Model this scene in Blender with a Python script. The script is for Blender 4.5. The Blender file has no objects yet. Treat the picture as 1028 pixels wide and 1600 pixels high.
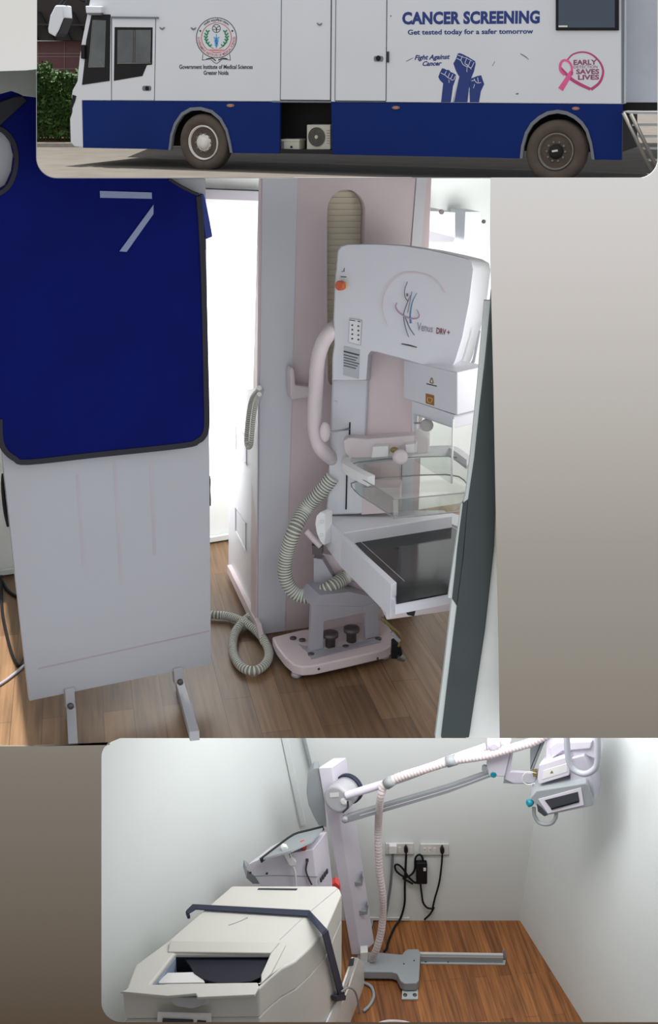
import bpy, bmesh, math, random
from mathutils import Vector, Matrix
R = math.radians
sc = bpy.context.scene
COL = sc.collection

# ------------------------------------------------------------------ camera, world, light, exposure
F, CX, CY = 1800.0, 514.0, 800.0
PITCH = R(20.8)
CAM = Vector((0, 0, 1.7))
cd = bpy.data.cameras.new('camera'); cam = bpy.data.objects.new('camera', cd); COL.objects.link(cam)
cam.location = CAM; cam.rotation_euler = (R(90) - PITCH, 0, 0)
cd.sensor_fit = 'VERTICAL'; cd.sensor_height = 36.0; cd.lens = F / 1600.0 * 36.0
cd.clip_start = 0.05; cd.clip_end = 300
sc.camera = cam

w = bpy.data.worlds.new('overcast_sky'); sc.world = w; w.use_nodes = True
w.node_tree.nodes['Background'].inputs[0].default_value = (0.93, 0.96, 1.0, 1)
w.node_tree.nodes['Background'].inputs[1].default_value = 0.95

def light(name, kind, loc, energy, size=0.5, size_y=None, target=None, color=(1, 1, 1), rot=None, spread=180):
    d = bpy.data.lights.new(name, kind); d.energy = energy; d.color = color
    if kind == 'AREA':
        d.size = size; d.spread = R(spread)
        if size_y: d.shape = 'RECTANGLE'; d.size_y = size_y
    if kind == 'SUN': d.angle = R(0.6)
    o = bpy.data.objects.new(name, d); COL.objects.link(o); o.location = loc
    if target is not None:
        o.rotation_euler = (Vector(target) - Vector(loc)).to_track_quat('-Z', 'Y').to_euler()
    if rot is not None: o.rotation_euler = rot
    return o
light('sun', 'SUN', (0, 20, 15), 6.5, rot=(R(-7.0), R(-4), 0), color=(1, 0.97, 0.92))
light('gap_fill', 'AREA', (-0.95, 4.85, 0.75), 26, 0.5, target=(-0.35, 5.6, 0.3), spread=110)  # hidden light added behind the screen to brighten wall gap, cabinet and floor
light('side_fill', 'AREA', (1.05, 5.0, 0.75), 11, 0.5, target=(0.6, 6.3, 0.9))  # unseen light added to brighten the rear right wall
light('front_fill', 'AREA', (1.05, 3.85, 0.85), 6, 0.35, target=(0.1, 4.6, 0.3))  # unseen fill added to brighten the machine from the front right
light('ceiling_lamp_and_fill', 'AREA', (0.1, 4.95, -0.80), 17, 0.8, target=(0.15, 5.3, -3.3))
light('ceiling_lamp_and_fill', 'AREA', (0.85, 4.9, -0.80), 17, 0.8, target=(0.8, 5.3, -3.3))  # this second one is an added fill for the back and right walls
sc.view_settings.view_transform = 'Standard'; sc.view_settings.look = 'None'
sc.view_settings.exposure = 0.0; sc.view_settings.gamma = 1.0
sc.view_settings.use_curve_mapping = False

# ------------------------------------------------------------------ materials
def lin(c):
    c = c / 255.0
    return c / 12.92 if c <= 0.04045 else ((c + 0.055) / 1.055) ** 2.4
def rgb(t): return (lin(t[0]), lin(t[1]), lin(t[2]), 1)
def mat(name, col, rough=0.5, metal=0.0, var=0.05, scale=6.0, spec=0.4, bump=0.0, bscale=60):
    m = bpy.data.materials.new(name); m.use_nodes = True
    nt = m.node_tree; b = nt.nodes['Principled BSDF']
    b.inputs['Roughness'].default_value = rough; b.inputs['Metallic'].default_value = metal
    b.inputs['Specular IOR Level'].default_value = spec
    tc = nt.nodes.new('ShaderNodeTexCoord')
    n = nt.nodes.new('ShaderNodeTexNoise'); n.inputs['Scale'].default_value = scale; n.inputs['Detail'].default_value = 4
    nt.links.new(tc.outputs['Object'], n.inputs['Vector'])
    cr = nt.nodes.new('ShaderNodeValToRGB'); c = rgb(col)
    cr.color_ramp.elements[0].position = 0.3; cr.color_ramp.elements[1].position = 0.7
    cr.color_ramp.elements[0].color = (c[0] * (1 - var), c[1] * (1 - var), c[2] * (1 - var), 1)
    cr.color_ramp.elements[1].color = (min(1, c[0] * (1 + var)), min(1, c[1] * (1 + var)), min(1, c[2] * (1 + var)), 1)
    nt.links.new(n.outputs['Fac'], cr.inputs['Fac']); nt.links.new(cr.outputs['Color'], b.inputs['Base Color'])
    if bump:
        n2 = nt.nodes.new('ShaderNodeTexNoise'); n2.inputs['Scale'].default_value = bscale
        nt.links.new(tc.outputs['Object'], n2.inputs['Vector'])
        bp = nt.nodes.new('ShaderNodeBump'); bp.inputs['Strength'].default_value = bump; bp.inputs['Distance'].default_value = 0.01
        nt.links.new(n2.outputs['Fac'], bp.inputs['Height']); nt.links.new(bp.outputs['Normal'], b.inputs['Normal'])
    return m
def clear_mat(name, tint, gloss=0.1, rough=0.05):
    m = bpy.data.materials.new(name); m.use_nodes = True; nt = m.node_tree
    out = nt.nodes['Material Output']; nt.nodes.remove(nt.nodes['Principled BSDF'])
    t = nt.nodes.new('ShaderNodeBsdfTransparent'); t.inputs[0].default_value = (*tint, 1)
    g = nt.nodes.new('ShaderNodeBsdfGlossy'); g.inputs['Roughness'].default_value = rough
    mx = nt.nodes.new('ShaderNodeMixShader'); mx.inputs[0].default_value = gloss
    nt.links.new(t.outputs[0], mx.inputs[1]); nt.links.new(g.outputs[0], mx.inputs[2]); nt.links.new(mx.outputs[0], out.inputs[0])
    return m
def wood_mat(name, c1, c2, c3, rot, plank_w, plank_l, rough=0.4, grain=1.0):
    m = bpy.data.materials.new(name); m.use_nodes = True; nt = m.node_tree; b = nt.nodes['Principled BSDF']
    b.inputs['Roughness'].default_value = rough
    tc = nt.nodes.new('ShaderNodeTexCoord'); mp = nt.nodes.new('ShaderNodeMapping')
    mp.inputs['Rotation'].default_value = (0, 0, rot)
    nt.links.new(tc.outputs['Object'], mp.inputs['Vector'])
    br = nt.nodes.new('ShaderNodeTexBrick'); br.offset = 0.37
    br.inputs['Scale'].default_value = 1.0; br.inputs['Mortar Size'].default_value = 0.0012
    br.inputs['Brick Width'].default_value = plank_l; br.inputs['Row Height'].default_value = plank_w
    br.inputs['Color1'].default_value = rgb(c1); br.inputs['Color2'].default_value = rgb(c2)
    br.inputs['Mortar'].default_value = rgb(c3); br.inputs['Bias'].default_value = 0.0
    nt.links.new(mp.outputs[0], br.inputs['Vector'])
    mp2 = nt.nodes.new('ShaderNodeMapping'); mp2.inputs['Scale'].default_value = (2.0, 40.0, 1)
    nt.links.new(mp.outputs[0], mp2.inputs['Vector'])
    n = nt.nodes.new('ShaderNodeTexNoise'); n.inputs['Scale'].default_value = 1.5; n.inputs['Detail'].default_value = 6
    nt.links.new(mp2.outputs[0], n.inputs['Vector'])
    cr = nt.nodes.new('ShaderNodeValToRGB')
    cr.color_ramp.elements[0].position = 0.3; cr.color_ramp.elements[1].position = 0.7
    v = 0.5 * grain
    cr.color_ramp.elements[0].color = (1 - v, 1 - v, 1 - v, 1); cr.color_ramp.elements[1].color = (1.25, 1.25, 1.25, 1)
    nt.links.new(n.outputs['Fac'], cr.inputs['Fac'])
    mx = nt.nodes.new('ShaderNodeMixRGB'); mx.blend_type = 'MULTIPLY'; mx.inputs[0].default_value = 1
    nt.links.new(br.outputs['Color'], mx.inputs[1]); nt.links.new(cr.outputs['Color'], mx.inputs[2])
    nt.links.new(mx.outputs[0], b.inputs['Base Color'])
    return m
def ombre_mat():
    m = bpy.data.materials.new('printed_ombre_board'); m.use_nodes = True; nt = m.node_tree; b = nt.nodes['Principled BSDF']
    b.inputs['Roughness'].default_value = 0.9; b.inputs['Specular IOR Level'].default_value = 0.05
    tc = nt.nodes.new('ShaderNodeTexCoord'); sp = nt.nodes.new('ShaderNodeSeparateXYZ')
    nt.links.new(tc.outputs['Object'], sp.inputs[0])
    mr = nt.nodes.new('ShaderNodeMapRange'); mr.inputs['From Min'].default_value = Z_BOT; mr.inputs['From Max'].default_value = Z_TOP
    nt.links.new(sp.outputs['Z'], mr.inputs['Value'])
    cr = nt.nodes.new('ShaderNodeValToRGB')
    for p, c in OMBRE[1:-1]:
        e = cr.color_ramp.elements.new(p)
    for e, (p, c) in zip(cr.color_ramp.elements, OMBRE):
        e.position = p; e.color = rgb(c)
    nt.links.new(mr.outputs[0], cr.inputs[0]); nt.links.new(cr.outputs[0], b.inputs['Base Color'])
    return m

# ------------------------------------------------------------------ geometry helpers
FWD = Vector((0, math.cos(PITCH), -math.sin(PITCH))); UP = Vector((0, math.sin(PITCH), math.cos(PITCH))); RT = Vector((1, 0, 0))
def ray(x, y): return FWD + RT * ((x - CX) / F) + UP * ((CY - y) / F)
class Plane:
    def __init__(s, o, n):
        s.o = Vector(o); s.n = Vector(n).normalized()
        if s.n.dot(CAM - s.o) < 0: s.n = -s.n
    def shift(s, d): return Plane(s.o + s.n * d, s.n)
def on(pl, x, y):
    d = ray(x, y); return CAM + d * ((pl.o - CAM).dot(pl.n) / d.dot(pl.n))
def PY(Y): return Plane((0, Y, 0), (0, 1, 0))
def PZ(z): return Plane((0, 0, z), (0, 0, 1))
def P3(a, b, c): return Plane(a, (b - a).cross(c - a))
def PV(p, q, z):
    a = on(PZ(z), *p); b = on(PZ(z), *q)
    return P3(a, b, a + Vector((0, 0, 1)))
def PX2(x1, Y1, x2, Y2, y=700):
    a = on(PY(Y1), x1, y); b = on(PY(Y2), x2, y); b.z = a.z
    return P3(a, b, a + Vector((0, 0, 1)))
def lift(pl, pts): return [on(pl, x, y) for x, y in pts]

ORG = {}
def org(o):
    while o is not None and o.parent is not None: o = o.parent
    return ORG.get(o.name, Vector((0, 0, 0))) if o is not None else None
def tag(o, label, cat, group=None, kind=None):
    o['label'] = label; o['category'] = cat
    if group: o['group'] = group
    if kind: o['kind'] = kind
    return o
def thing(name, label, cat, loc, group=None):
    o = bpy.data.objects.new(name, None); COL.objects.link(o); o.empty_display_size = 0.1
    o.location = loc; ORG[o.name] = Vector(loc)
    return tag(o, label, cat, group)
def link_mesh(name, me, m, parent=None, smooth=False, bevel=0.0, bseg=3):
    o = bpy.data.objects.new(name, me); COL.objects.link(o)
    if parent is not None:
        L = org(parent); o.parent = parent
    else:
        xs = [v.co for v in me.vertices]
        L = Vector(((min(v.x for v in xs) + max(v.x for v in xs)) / 2, (min(v.y for v in xs) + max(v.y for v in xs)) / 2, min(v.z for v in xs)))
        o.location = L; ORG[o.name] = L
    for v in me.vertices: v.co -= L
    me.materials.clear(); me.materials.append(m)
    if smooth:
        for p in me.polygons: p.use_smooth = True
    if bevel:
        md = o.modifiers.new('Bevel', 'BEVEL'); md.width = bevel; md.segments = bseg; md.limit_method = 'ANGLE'; md.angle_limit = R(35)
        for p in me.polygons: p.use_smooth = True
        md.harden_normals = True
    return o
def finish(name, bm, m, parent=None, **k):
    bmesh.ops.recalc_face_normals(bm, faces=bm.faces)
    me = bpy.data.meshes.new(name); bm.to_mesh(me); bm.free()
    return link_mesh(name, me, m, parent, **k)
def add_loft(bm, rings, caps=True):
    vs = [[bm.verts.new(p) for p in r] for r in rings]; n = len(vs[0])
    for a, b in zip(vs, vs[1:]):
        for i in range(n): bm.faces.new((a[i], a[(i + 1) % n], b[(i + 1) % n], b[i]))
    if caps: bm.faces.new(vs[0]); bm.faces.new(vs[-1])
def loft(name, rings, m, parent=None, **k):
    bm = bmesh.new(); add_loft(bm, rings); return finish(name, bm, m, parent, **k)
def slab(name, px, pl, t, m, parent=None, off=0.0, **k):
    """polygon traced on a plane (shifted toward the viewer by off), given real thickness t away from the viewer"""
    p = pl.shift(off); a = lift(p, px); b = [q - p.n * t for q in a]
    return loft(name, [a, b], m, parent, **k)
def add_slab(bm, px, pl, t, off=0.0):
    p = pl.shift(off); a = lift(p, px); add_loft(bm, [a, [q - p.n * t for q in a]])
def zslab(name, px, z, t, m, parent=None, **k):
    a = lift(PZ(z), px); return loft(name, [a, [q - Vector((0, 0, t)) for q in a]], m, parent, **k)
def prism(name, pxa, pla, pxb, plb, m, parent=None, **k):
    return loft(name, [lift(pla, pxa), lift(plb, pxb)], m, parent, **k)
def rect(x0, y0, x1, y1): return [(x0, y0), (x1, y0), (x1, y1), (x0, y1)]
def arc(cx, cy, rx, ry, a0, a1, n=10):
    return [(cx + rx * math.cos(R(a0 + (a1 - a0) * i / n)), cy + ry * math.sin(R(a0 + (a1 - a0) * i / n))) for i in range(n + 1)]
def rrect(x0, y0, x1, y1, r, n=4):
    return (arc(x1 - r, y0 + r, r, r, -90, 0, n) + arc(x1 - r, y1 - r, r, r, 0, 90, n) + arc(x0 + r, y1 - r, r, r, 90, 180, n) + arc(x0 + r, y0 + r, r, r, 180, 270, n))
def holed(name, outlines, pl, t, m, parent=None, off=0.0, **k):
    """plate with holes, traced on a plane"""
    p = pl.shift(off)
    u = Vector((0, 0, 1)).cross(p.n)
    if u.length < 1e-4: u = Vector((1, 0, 0))
    u.normalize(); v = p.n.cross(u); o0 = on(p, *outlines[0][0])
    cu = bpy.data.curves.new(name, 'CURVE'); cu.dimensions = '2D'; cu.fill_mode = 'BOTH'; cu.extrude = t / 2
    for ol in outlines:
        s = cu.splines.new('POLY'); s.points.add(len(ol) - 1); s.use_cyclic_u = True
        for q, (x, y) in zip(s.points, ol):
            d = on(p, x, y) - o0; q.co = (d.dot(u), d.dot(v), 0, 1)
    ob = bpy.data.objects.new('tmp', cu); me = bpy.data.meshes.new_from_object(ob)
    bpy.data.objects.remove(ob); bpy.data.curves.remove(cu); me.name = name
    for vv in me.vertices:
        c = vv.co.copy(); vv.co = o0 + u * c.x + v * c.y + p.n * (c.z - t / 2)
    bm = bmesh.new(); bm.from_mesh(me); bmesh.ops.remove_doubles(bm, verts=bm.verts, dist=1e-5); bm.to_mesh(me); bm.free()
    return link_mesh(name, me, m, parent, **k)
def catmull(pts, n=8, closed=False):
    out = []; N = len(pts)
    rng = range(N) if closed else range(N - 1)
    for i in rng:
        p1, p2 = pts[i], pts[(i + 1) % N]
        p0 = pts[i - 1] if (i > 0 or closed) else p1 + (p1 - p2)
        p3 = pts[(i + 2) % N] if (i + 2 < N or closed) else p2 + (p2 - p1)
        for j in range(n):
            t = j / n
            out.append(0.5 * ((2 * p1) + (p2 - p0) * t + (2 * p0 - 5 * p1 + 4 * p2 - p3) * t * t + (3 * p1 - p0 - 3 * p2 + p3) * t ** 3))
    if not closed: out.append(pts[-1].copy())
    return out
def add_tube(bm, pts, r, seg=10, closed=False, smooth=8, rib=0.0, ribstep=None, flat=1.0):
    path = catmull(pts, smooth, closed) if len(pts) > 2 else list(pts)
    if rib:
        L = [0]
        for a, b in zip(path, path[1:]): L.append(L[-1] + (b - a).length)
        per = max(1, int(L[-1] / ribstep)); res = []; j = 0
        for i in range(per * 4 + 1):
            s = L[-1] / per * (i // 4 + (0, .55, .66, .89)[i % 4])
            while j < len(L) - 2 and L[j + 1] < s: j += 1
            f = (s - L[j]) / max(1e-9, L[j + 1] - L[j]); res.append(path[j].lerp(path[j + 1], f))
        path = res
    rings = []; n = len(path); prev = None
    for i, p in enumerate(path):
        a = path[i - 1] if (i > 0 or closed) else p; b = path[(i + 1) % n] if (i < n - 1 or closed) else p
        t = (b - a).normalized()
        if prev is None:
            u = t.orthogonal().normalized()
            if abs(t.z) < 0.9: u = t.cross(Vector((0, 0, 1))).normalized()
        else:
            u = (prev - t * prev.dot(t)).normalized()
        prev = u; v = t.cross(u)
        rr = (r[i] if isinstance(r, list) else r) * (1 - (rib if (rib and i % 4 >= 2) else 0))
        rings.append([p + u * rr * math.cos(2 * math.pi * k / seg) + v * rr * flat * math.sin(2 * math.pi * k / seg) for k in range(seg)])
    if closed: add_loft(bm, rings + [rings[0]], caps=False); bmesh.ops.remove_doubles(bm, verts=bm.verts, dist=1e-6)
    else: add_loft(bm, rings)
def tube(name, pts, r, m, parent=None, smooth_shade=True, groove_shade=None, **k):
    bm = bmesh.new(); add_tube(bm, pts, r, **k); o = finish(name, bm, m, parent, smooth=smooth_shade)
    if groove_shade:
        o.data.materials.append(groove_shade); sg = k.get('seg', 10)
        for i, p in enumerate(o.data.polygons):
            if len(p.vertices) == 4 and (i // sg) % 4 != 0: p.material_index = 1  # valley faces take the darker slot, painting the shade between ribs
    return o
def add_lathe(bm, c, ax, prof, seg=32):
    ax = Vector(ax).normalized(); u = ax.orthogonal().normalized(); v = ax.cross(u); rings = []
    for r, h in prof:
        rings.append([c + ax * h + (u * math.cos(2 * math.pi * k / seg) + v * math.sin(2 * math.pi * k / seg)) * max(r, 1e-4) for k in range(seg)])
    add_loft(bm, rings)
def lathe(name, c, ax, prof, m, parent=None, seg=32, smooth=True, **k):
    bm = bmesh.new(); add_lathe(bm, c, ax, prof, seg)
    o = finish(name, bm, m, parent, smooth=False, **k)
    if smooth:
        for p in o.data.polygons: p.use_smooth = len(p.vertices) == 4
    return o
def ball(name, c, rad, m, parent=None, axes=None, seg=20):
    bm = bmesh.new(); bmesh.ops.create_uvsphere(bm, u_segments=seg, v_segments=seg // 2, radius=1)
    A = axes or (Vector((1, 0, 0)), Vector((0, 1, 0)), Vector((0, 0, 1)))
    for v in bm.verts:
        q = v.co.copy(); v.co = c + A[0] * q.x * rad[0] + A[1] * q.y * rad[1] + A[2] * q.z * rad[2]
    return finish(name, bm, m, parent, smooth=True)
def add_stroke(bm, pts, wpx, pl, off=0.004, t=0.003, smooth=6):
    P = [Vector((x, y, 0)) for x, y in pts]
    path = catmull(P, smooth) if len(P) > 2 else P
    n = len(path); A = []; B = []
    for i, p in enumerate(path):
        a = path[max(0, i - 1)]; b = path[min(n - 1, i + 1)]; d = (b - a).normalized(); nn = Vector((-d.y, d.x, 0))
        f = i / (n - 1); ww = wpx if not isinstance(wpx, (list, tuple)) else wpx[0] * (1 - f) ** 2 + 2 * wpx[1] * f * (1 - f) + wpx[2] * f * f
        A.append(p + nn * ww / 2); B.append(p - nn * ww / 2)
    add_slab(bm, [(q.x, q.y) for q in A] + [(q.x, q.y) for q in reversed(B)], pl, t, off)
def strokes(name, lst, pl, m, parent, off=0.004):
    bm = bmesh.new()
    for pts, wpx in lst: add_stroke(bm, pts, wpx, pl, off)
    return finish(name, bm, m, parent)
def text_mesh(s, bold=0.0, shear=0.0, spacing=1.0):
    cu = bpy.data.curves.new('txt', 'FONT'); cu.body = s; cu.size = 1; cu.offset = bold; cu.shear = shear; cu.space_character = spacing
    cu.resolution_u = 3; cu.extrude = 0
    ob = bpy.data.objects.new('tmp', cu); me = bpy.data.meshes.new_from_object(ob)
    bpy.data.objects.remove(ob); bpy.data.curves.remove(cu)
    return me
def text(name, s, quad, pl, m, parent, off=0.004, **k):
    me = text_mesh(s, **k); xs = [v.co.x for v in me.vertices]; ys = [v.co.y for v in me.vertices]
    if not xs: return None
    x0, x1, y0, y1 = min(xs), max(xs), min(ys), max(ys); p = pl.shift(off); TL, TR, BR, BL = [Vector((*q, 0)) for q in quad]
    for v in me.vertices:
        a = (v.co.x - x0) / (x1 - x0); b = (v.co.y - y0) / (y1 - y0)
        q = BL.lerp(BR, a).lerp(TL.lerp(TR, a), b); v.co = on(p, q.x, q.y)
    me.name = name
    return link_mesh(name, me, m, parent)
def text_words(name, s, quad, pl, m, parent, off=0.004, **k):
    full = text_mesh(s, **k); xs = [v.co.x for v in full.vertices]; ys = [v.co.y for v in full.vertices]
    x0, x1, y0, y1 = min(xs), max(xs), min(ys), max(ys); p = pl.shift(off); TL, TR, BR, BL = [Vector((*q, 0)) for q in quad]
    words = s.split(' '); done = 0
    for i, wd in enumerate(words):
        pre = text_mesh(' '.join(words[:i + 1]), **k); me = text_mesh(wd, **k)
        dx = max(v.co.x for v in pre.vertices) - max(v.co.x for v in me.vertices)
        for v in me.vertices:
            a = (v.co.x + dx - x0) / (x1 - x0); b = (v.co.y - y0) / (y1 - y0)
            q = BL.lerp(BR, a).lerp(TL.lerp(TR, a), b); v.co = on(p, q.x, q.y)
        me.name = name; link_mesh(name, me, m, parent)
def arc_text(name, s, c, r, a0, a1, h, pl, m, parent, off=0.004, **k):
    """a0,a1: start / end angles (degrees, image sense, y down); text top points away from the centre if a1>a0"""
    me = text_mesh(s, **k); xs = [v.co.x for v in me.vertices]; ys = [v.co.y for v in me.vertices]
    if not xs: return None
    x0, x1, y0, y1 = min(xs), max(xs), min(ys), max(ys); p = pl.shift(off); sgn = 1 if a1 > a0 else -1
    for v in me.vertices:
        a = R(a0 + (a1 - a0) * (v.co.x - x0) / (x1 - x0)); b = (v.co.y - y0) / (y1 - y0) - 0.5
        rr = r + sgn * b * h; v.co = on(p, c[0] + rr * math.cos(a), c[1] + rr * math.sin(a))
    me.name = name
    return link_mesh(name, me, m, parent)
def structure(o): o['kind'] = 'structure'; return o
def px_m(pl, x, y, px):           # size in metres of px pixels at the plane point
    return (on(pl, x, y) - CAM).dot(FWD) / F * px

# ------------------------------------------------------------------ display wall with three openings
YW = 3.5; WP = PY(YW)
Z_TOP = on(WP, 514, 0).z; Z_BOT = on(WP, 514, 1600).z
OMBRE = [(0.0, (89, 75, 61)), (0.3, (130, 120, 108)), (0.55, (165, 158, 146)), (0.8, (214, 206, 199)), (0.9, (225, 221, 216)), (1.0, (224, 220, 213))]
M_board = ombre_mat()
bmw = bmesh.new(); TW = 0.006
busBR = arc(998, 248, 30, 30, 90, 0)
for poly in ([(-500, -700), (57, -700), (57, 108), (40, 110), (0, 111), (-70, 112), (-500, 113)],
             [(57, -700), (1500, -700), (1500, -240), (57, -240)],
             [(-500, 113), (-70, 112), (-70, 1166), (-500, 1166)],
             [(767, 278)] + busBR + [(1028, -240), (1500, -240), (1500, 1153), (781, 1153), (780, 1060), (778, 940), (775, 820), (771, 600), (768, 480), (766, 380)],
             [(-500, 1166), (0, 1166), (52, 1166), (53, 1165), (171, 1164)] + arc(190, 1185, 32, 32, 228, 180, 5) + [(158, 1568)] + arc(190, 1568, 32, 31, 180, 90) + [(1060, 1599), (1500, 1599), (1500, 2000), (-500, 2000)],
             [(1060, 1153), (1500, 1153), (1500, 1599), (1060, 1599)]):
    add_slab(bmw, poly, WP, TW)
wall_front = finish('wall_front', bmw, M_board); structure(wall_front)
wall_front.location = wall_front.location
# the ombre ramp reads object space, so shift the ramp by the wall's own origin
for n in M_board.node_tree.nodes:
    if n.type == 'MAP_RANGE':
        n.inputs['From Min'].default_value = Z_BOT - wall_front.location.z; n.inputs['From Max'].default_value = Z_TOP - wall_front.location.z

# ================================================================== YARD AND BUS (top opening)
M_tarmac = mat('tarmac', (104, 98, 91), 0.9, var=0.14, scale=1.5, bump=0.2)
M_kerb = mat('kerb_concrete', (150, 145, 136), 0.9, var=0.1)
M_soil = mat('soil', (92, 68, 48), 0.95, var=0.35, scale=10)
M_leaf = mat('hedge_leaf', (54, 82, 32), 0.55, var=0.55, scale=9)
M_clad = mat('maroon_cladding', (112, 72, 74), 0.6, var=0.05)
M_joint = mat('cladding_joint', (150, 128, 124), 0.6)
M_darksteel = mat('dark_steel', (48, 40, 40), 0.7)
M_buswhite = mat('bus_white_paint', (214, 217, 222), 0.35, var=0.02, scale=0.7)
M_busblue = mat('bus_blue_paint', (10, 38, 104), 0.5, var=0.08, scale=0.6, spec=.12)
M_black = mat('black_trim', (24, 24, 27), 0.45, spec=.2)
M_glass_dark = mat('tinted_glass', (66, 70, 70), 0.05, var=0.5, scale=2.0, spec=0.8)
M_slate = mat('slate_glass', (62, 74, 90), 0.12, var=0.06, scale=1)
M_rubber = mat('dusty_tyre_rubber', (84, 74, 66), 0.85, var=0.15, scale=5)
M_rim = mat('steel_rim', (214, 210, 204), 0.5, metal=0.0, var=0.12)
M_rimdark = mat('grey_rim', (118, 114, 108), 0.55, var=0.15)
M_trimgrey = mat('grey_arch_trim', (112, 116, 124), 0.6)
M_navy = mat('navy_vinyl', (32, 54, 122), 0.5, var=0.02)
M_textblack = mat('black_vinyl', (44, 46, 54), 0.5)
M_red = mat('red_vinyl', (196, 82, 88), 0.5)
M_green = mat('green_vinyl', (44, 138, 92), 0.5)
M_sky = mat('light_blue_vinyl', (70, 160, 214), 0.5)
M_pinkv = mat('pink_vinyl', (226, 92, 152), 0.5, var=0.1)
M_pinkd = mat('magenta_vinyl', (182, 68, 116), 0.5)
M_purple = mat('plum_vinyl', (140, 62, 104), 0.5)
M_orange = mat('amber_lens', (196, 112, 80), 0.3)
M_galv = mat('galvanised_steel', (168, 168, 170), 0.45, metal=0.3)
M_acw = mat('off_white_casing', (186, 184, 170), 0.5)
M_under = mat('underbody_black', (30, 28, 28), 0.8)

g = [Vector((-16, 7.2, 0)), Vector((24, 7.2, 0)), Vector((24, 60, 0)), Vector((-16, 60, 0))]
structure(loft('ground', [g, [p - Vector((0, 0, 0.05)) for p in g]], M_tarmac))
# planting strip, kerb, hedge, clad wall, canopy
YK = on(PZ(0), 90, 230).y
structure(loft('trim_1', [[Vector((-16, YK, 0)), Vector((-1.5, YK, 0)), Vector((-1.5, YK + .25, 0)), Vector((-16, YK + .25, 0))],
                        [Vector((-16, YK, .1)), Vector((-1.5, YK, .1)), Vector((-1.5, YK + .25, .1)), Vector((-16, YK + .25, .1))]], M_kerb))
structure(loft('soil_bed', [[Vector((-16, YK + .25, 0)), Vector((-1.5, YK + .25, 0)), Vector((-1.5, YK + 2, 0)), Vector((-16, YK + 2, 0))],
                        [Vector((-16, YK + .25, .09)), Vector((-1.5, YK + .25, .09)), Vector((-1.5, YK + 2, .2)), Vector((-16, YK + 2, .2))]], M_soil))
rnd = random.Random(4)
bmh = bmesh.new()
hx0, hx1 = on(PY(YK + .6), 20, 180).x, on(PY(YK + .6), 215, 180).x
for i in range(5200):
    x = rnd.uniform(hx0, hx1); face = rnd.random()
    top = 1.72 + 0.10 * math.sin(x * 5) + 0.06 * math.sin(x * 13)
    if face < 0.72: y = YK + .5 + abs(rnd.gauss(0, .12)); z = rnd.uniform(0.22, top); y += 0.12 * math.sin(x * 7 + z * 6)
    else: y = YK + .5 + rnd.uniform(0, 1.0); z = top + rnd.gauss(0, .05)
    if z < .5 and rnd.random() < .5: continue
    s = rnd.uniform(.035, .075); a = Vector((rnd.gauss(0, 1), rnd.gauss(0, 1), rnd.gauss(0, 1))).normalized(); b = a.orthogonal().normalized()
    c = Vector((x, y, z)); q = a.cross(b)
    bmh.faces.new([bmh.verts.new(c + a * s * 1.5), bmh.verts.new(c + b * s * .7), bmh.verts.new(c - a * s * 1.5), bmh.verts.new(c - b * s * .7)])
for i in range(40):
    x = hx0 + (hx1 - hx0) * i / 39
    add_tube(bmh, [Vector((x, YK + .85, .1)), Vector((x + rnd.gauss(0, .1), YK + .8, .8)), Vector((x + rnd.gauss(0, .1), YK + .8, 1.5))], .02, seg=5, smooth=3)
core = [Vector((hx0, YK + .72, .45)), Vector((hx1, YK + .72, .45)), Vector((hx1, YK + 1.3, .45)), Vector((hx0, YK + 1.3, .45))]
add_loft(bmh, [core, [p + Vector((0, 0, 1.15)) for p in core]])
hedge = finish('hedge', bmh, M_leaf); tag(hedge, 'clipped green hedge along the kerb in front of the maroon wall', 'hedge')
YB = YK + 2.4; BWP = PY(YB)
bmc = bmesh.new(); add_slab(bmc, rect(-150, 64, 330, 240), BWP, .3)
wb = finish('wall_yard', bmc, M_clad); structure(wb)
for yy in (83.5, 88.5, 107.5, 124.5):
    structure(slab('trim_2', rect(-150, yy - .6, 330, yy + .6), BWP, .01, M_joint, off=.02))
for xx in (60, 100.5):
    structure(slab('trim_3', rect(xx - .4, 64, xx + .4, 140), BWP, .01, M_joint, off=.015))
# dark canopy above the wall
can = thing('canopy_roof', 'dark steel canopy roof over the maroon wall, with a shade sheet added behind the bus', 'roof', on(BWP, 60, 64))
slab('roof_and_shade_sheet', [(-150, -30), (330, -40), (330, 66), (-150, 60)], PY(YB + .1), .6, M_darksteel, can, off=.5)
for k in range(7):
    slab('rafter', [(-20 + k * 26, 18), (-16 + k * 26, 18), (8 + k * 26, 63), (4 + k * 26, 62)], PY(YB + .1), .1, M_black, can, off=.62)
slab('fascia', [(-150, 34), (330, 40), (330, 43), (-150, 37)], PY(YB + .1), .1, M_darksteel, can, off=.7)
wbx = slab('wall_lamp', rect(89, 125, 98.5, 131.5), BWP, .15, M_acw, off=.18, bevel=.02); tag(wbx, 'small white fixture on the maroon wall just above the hedge', 'lamp')

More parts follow.
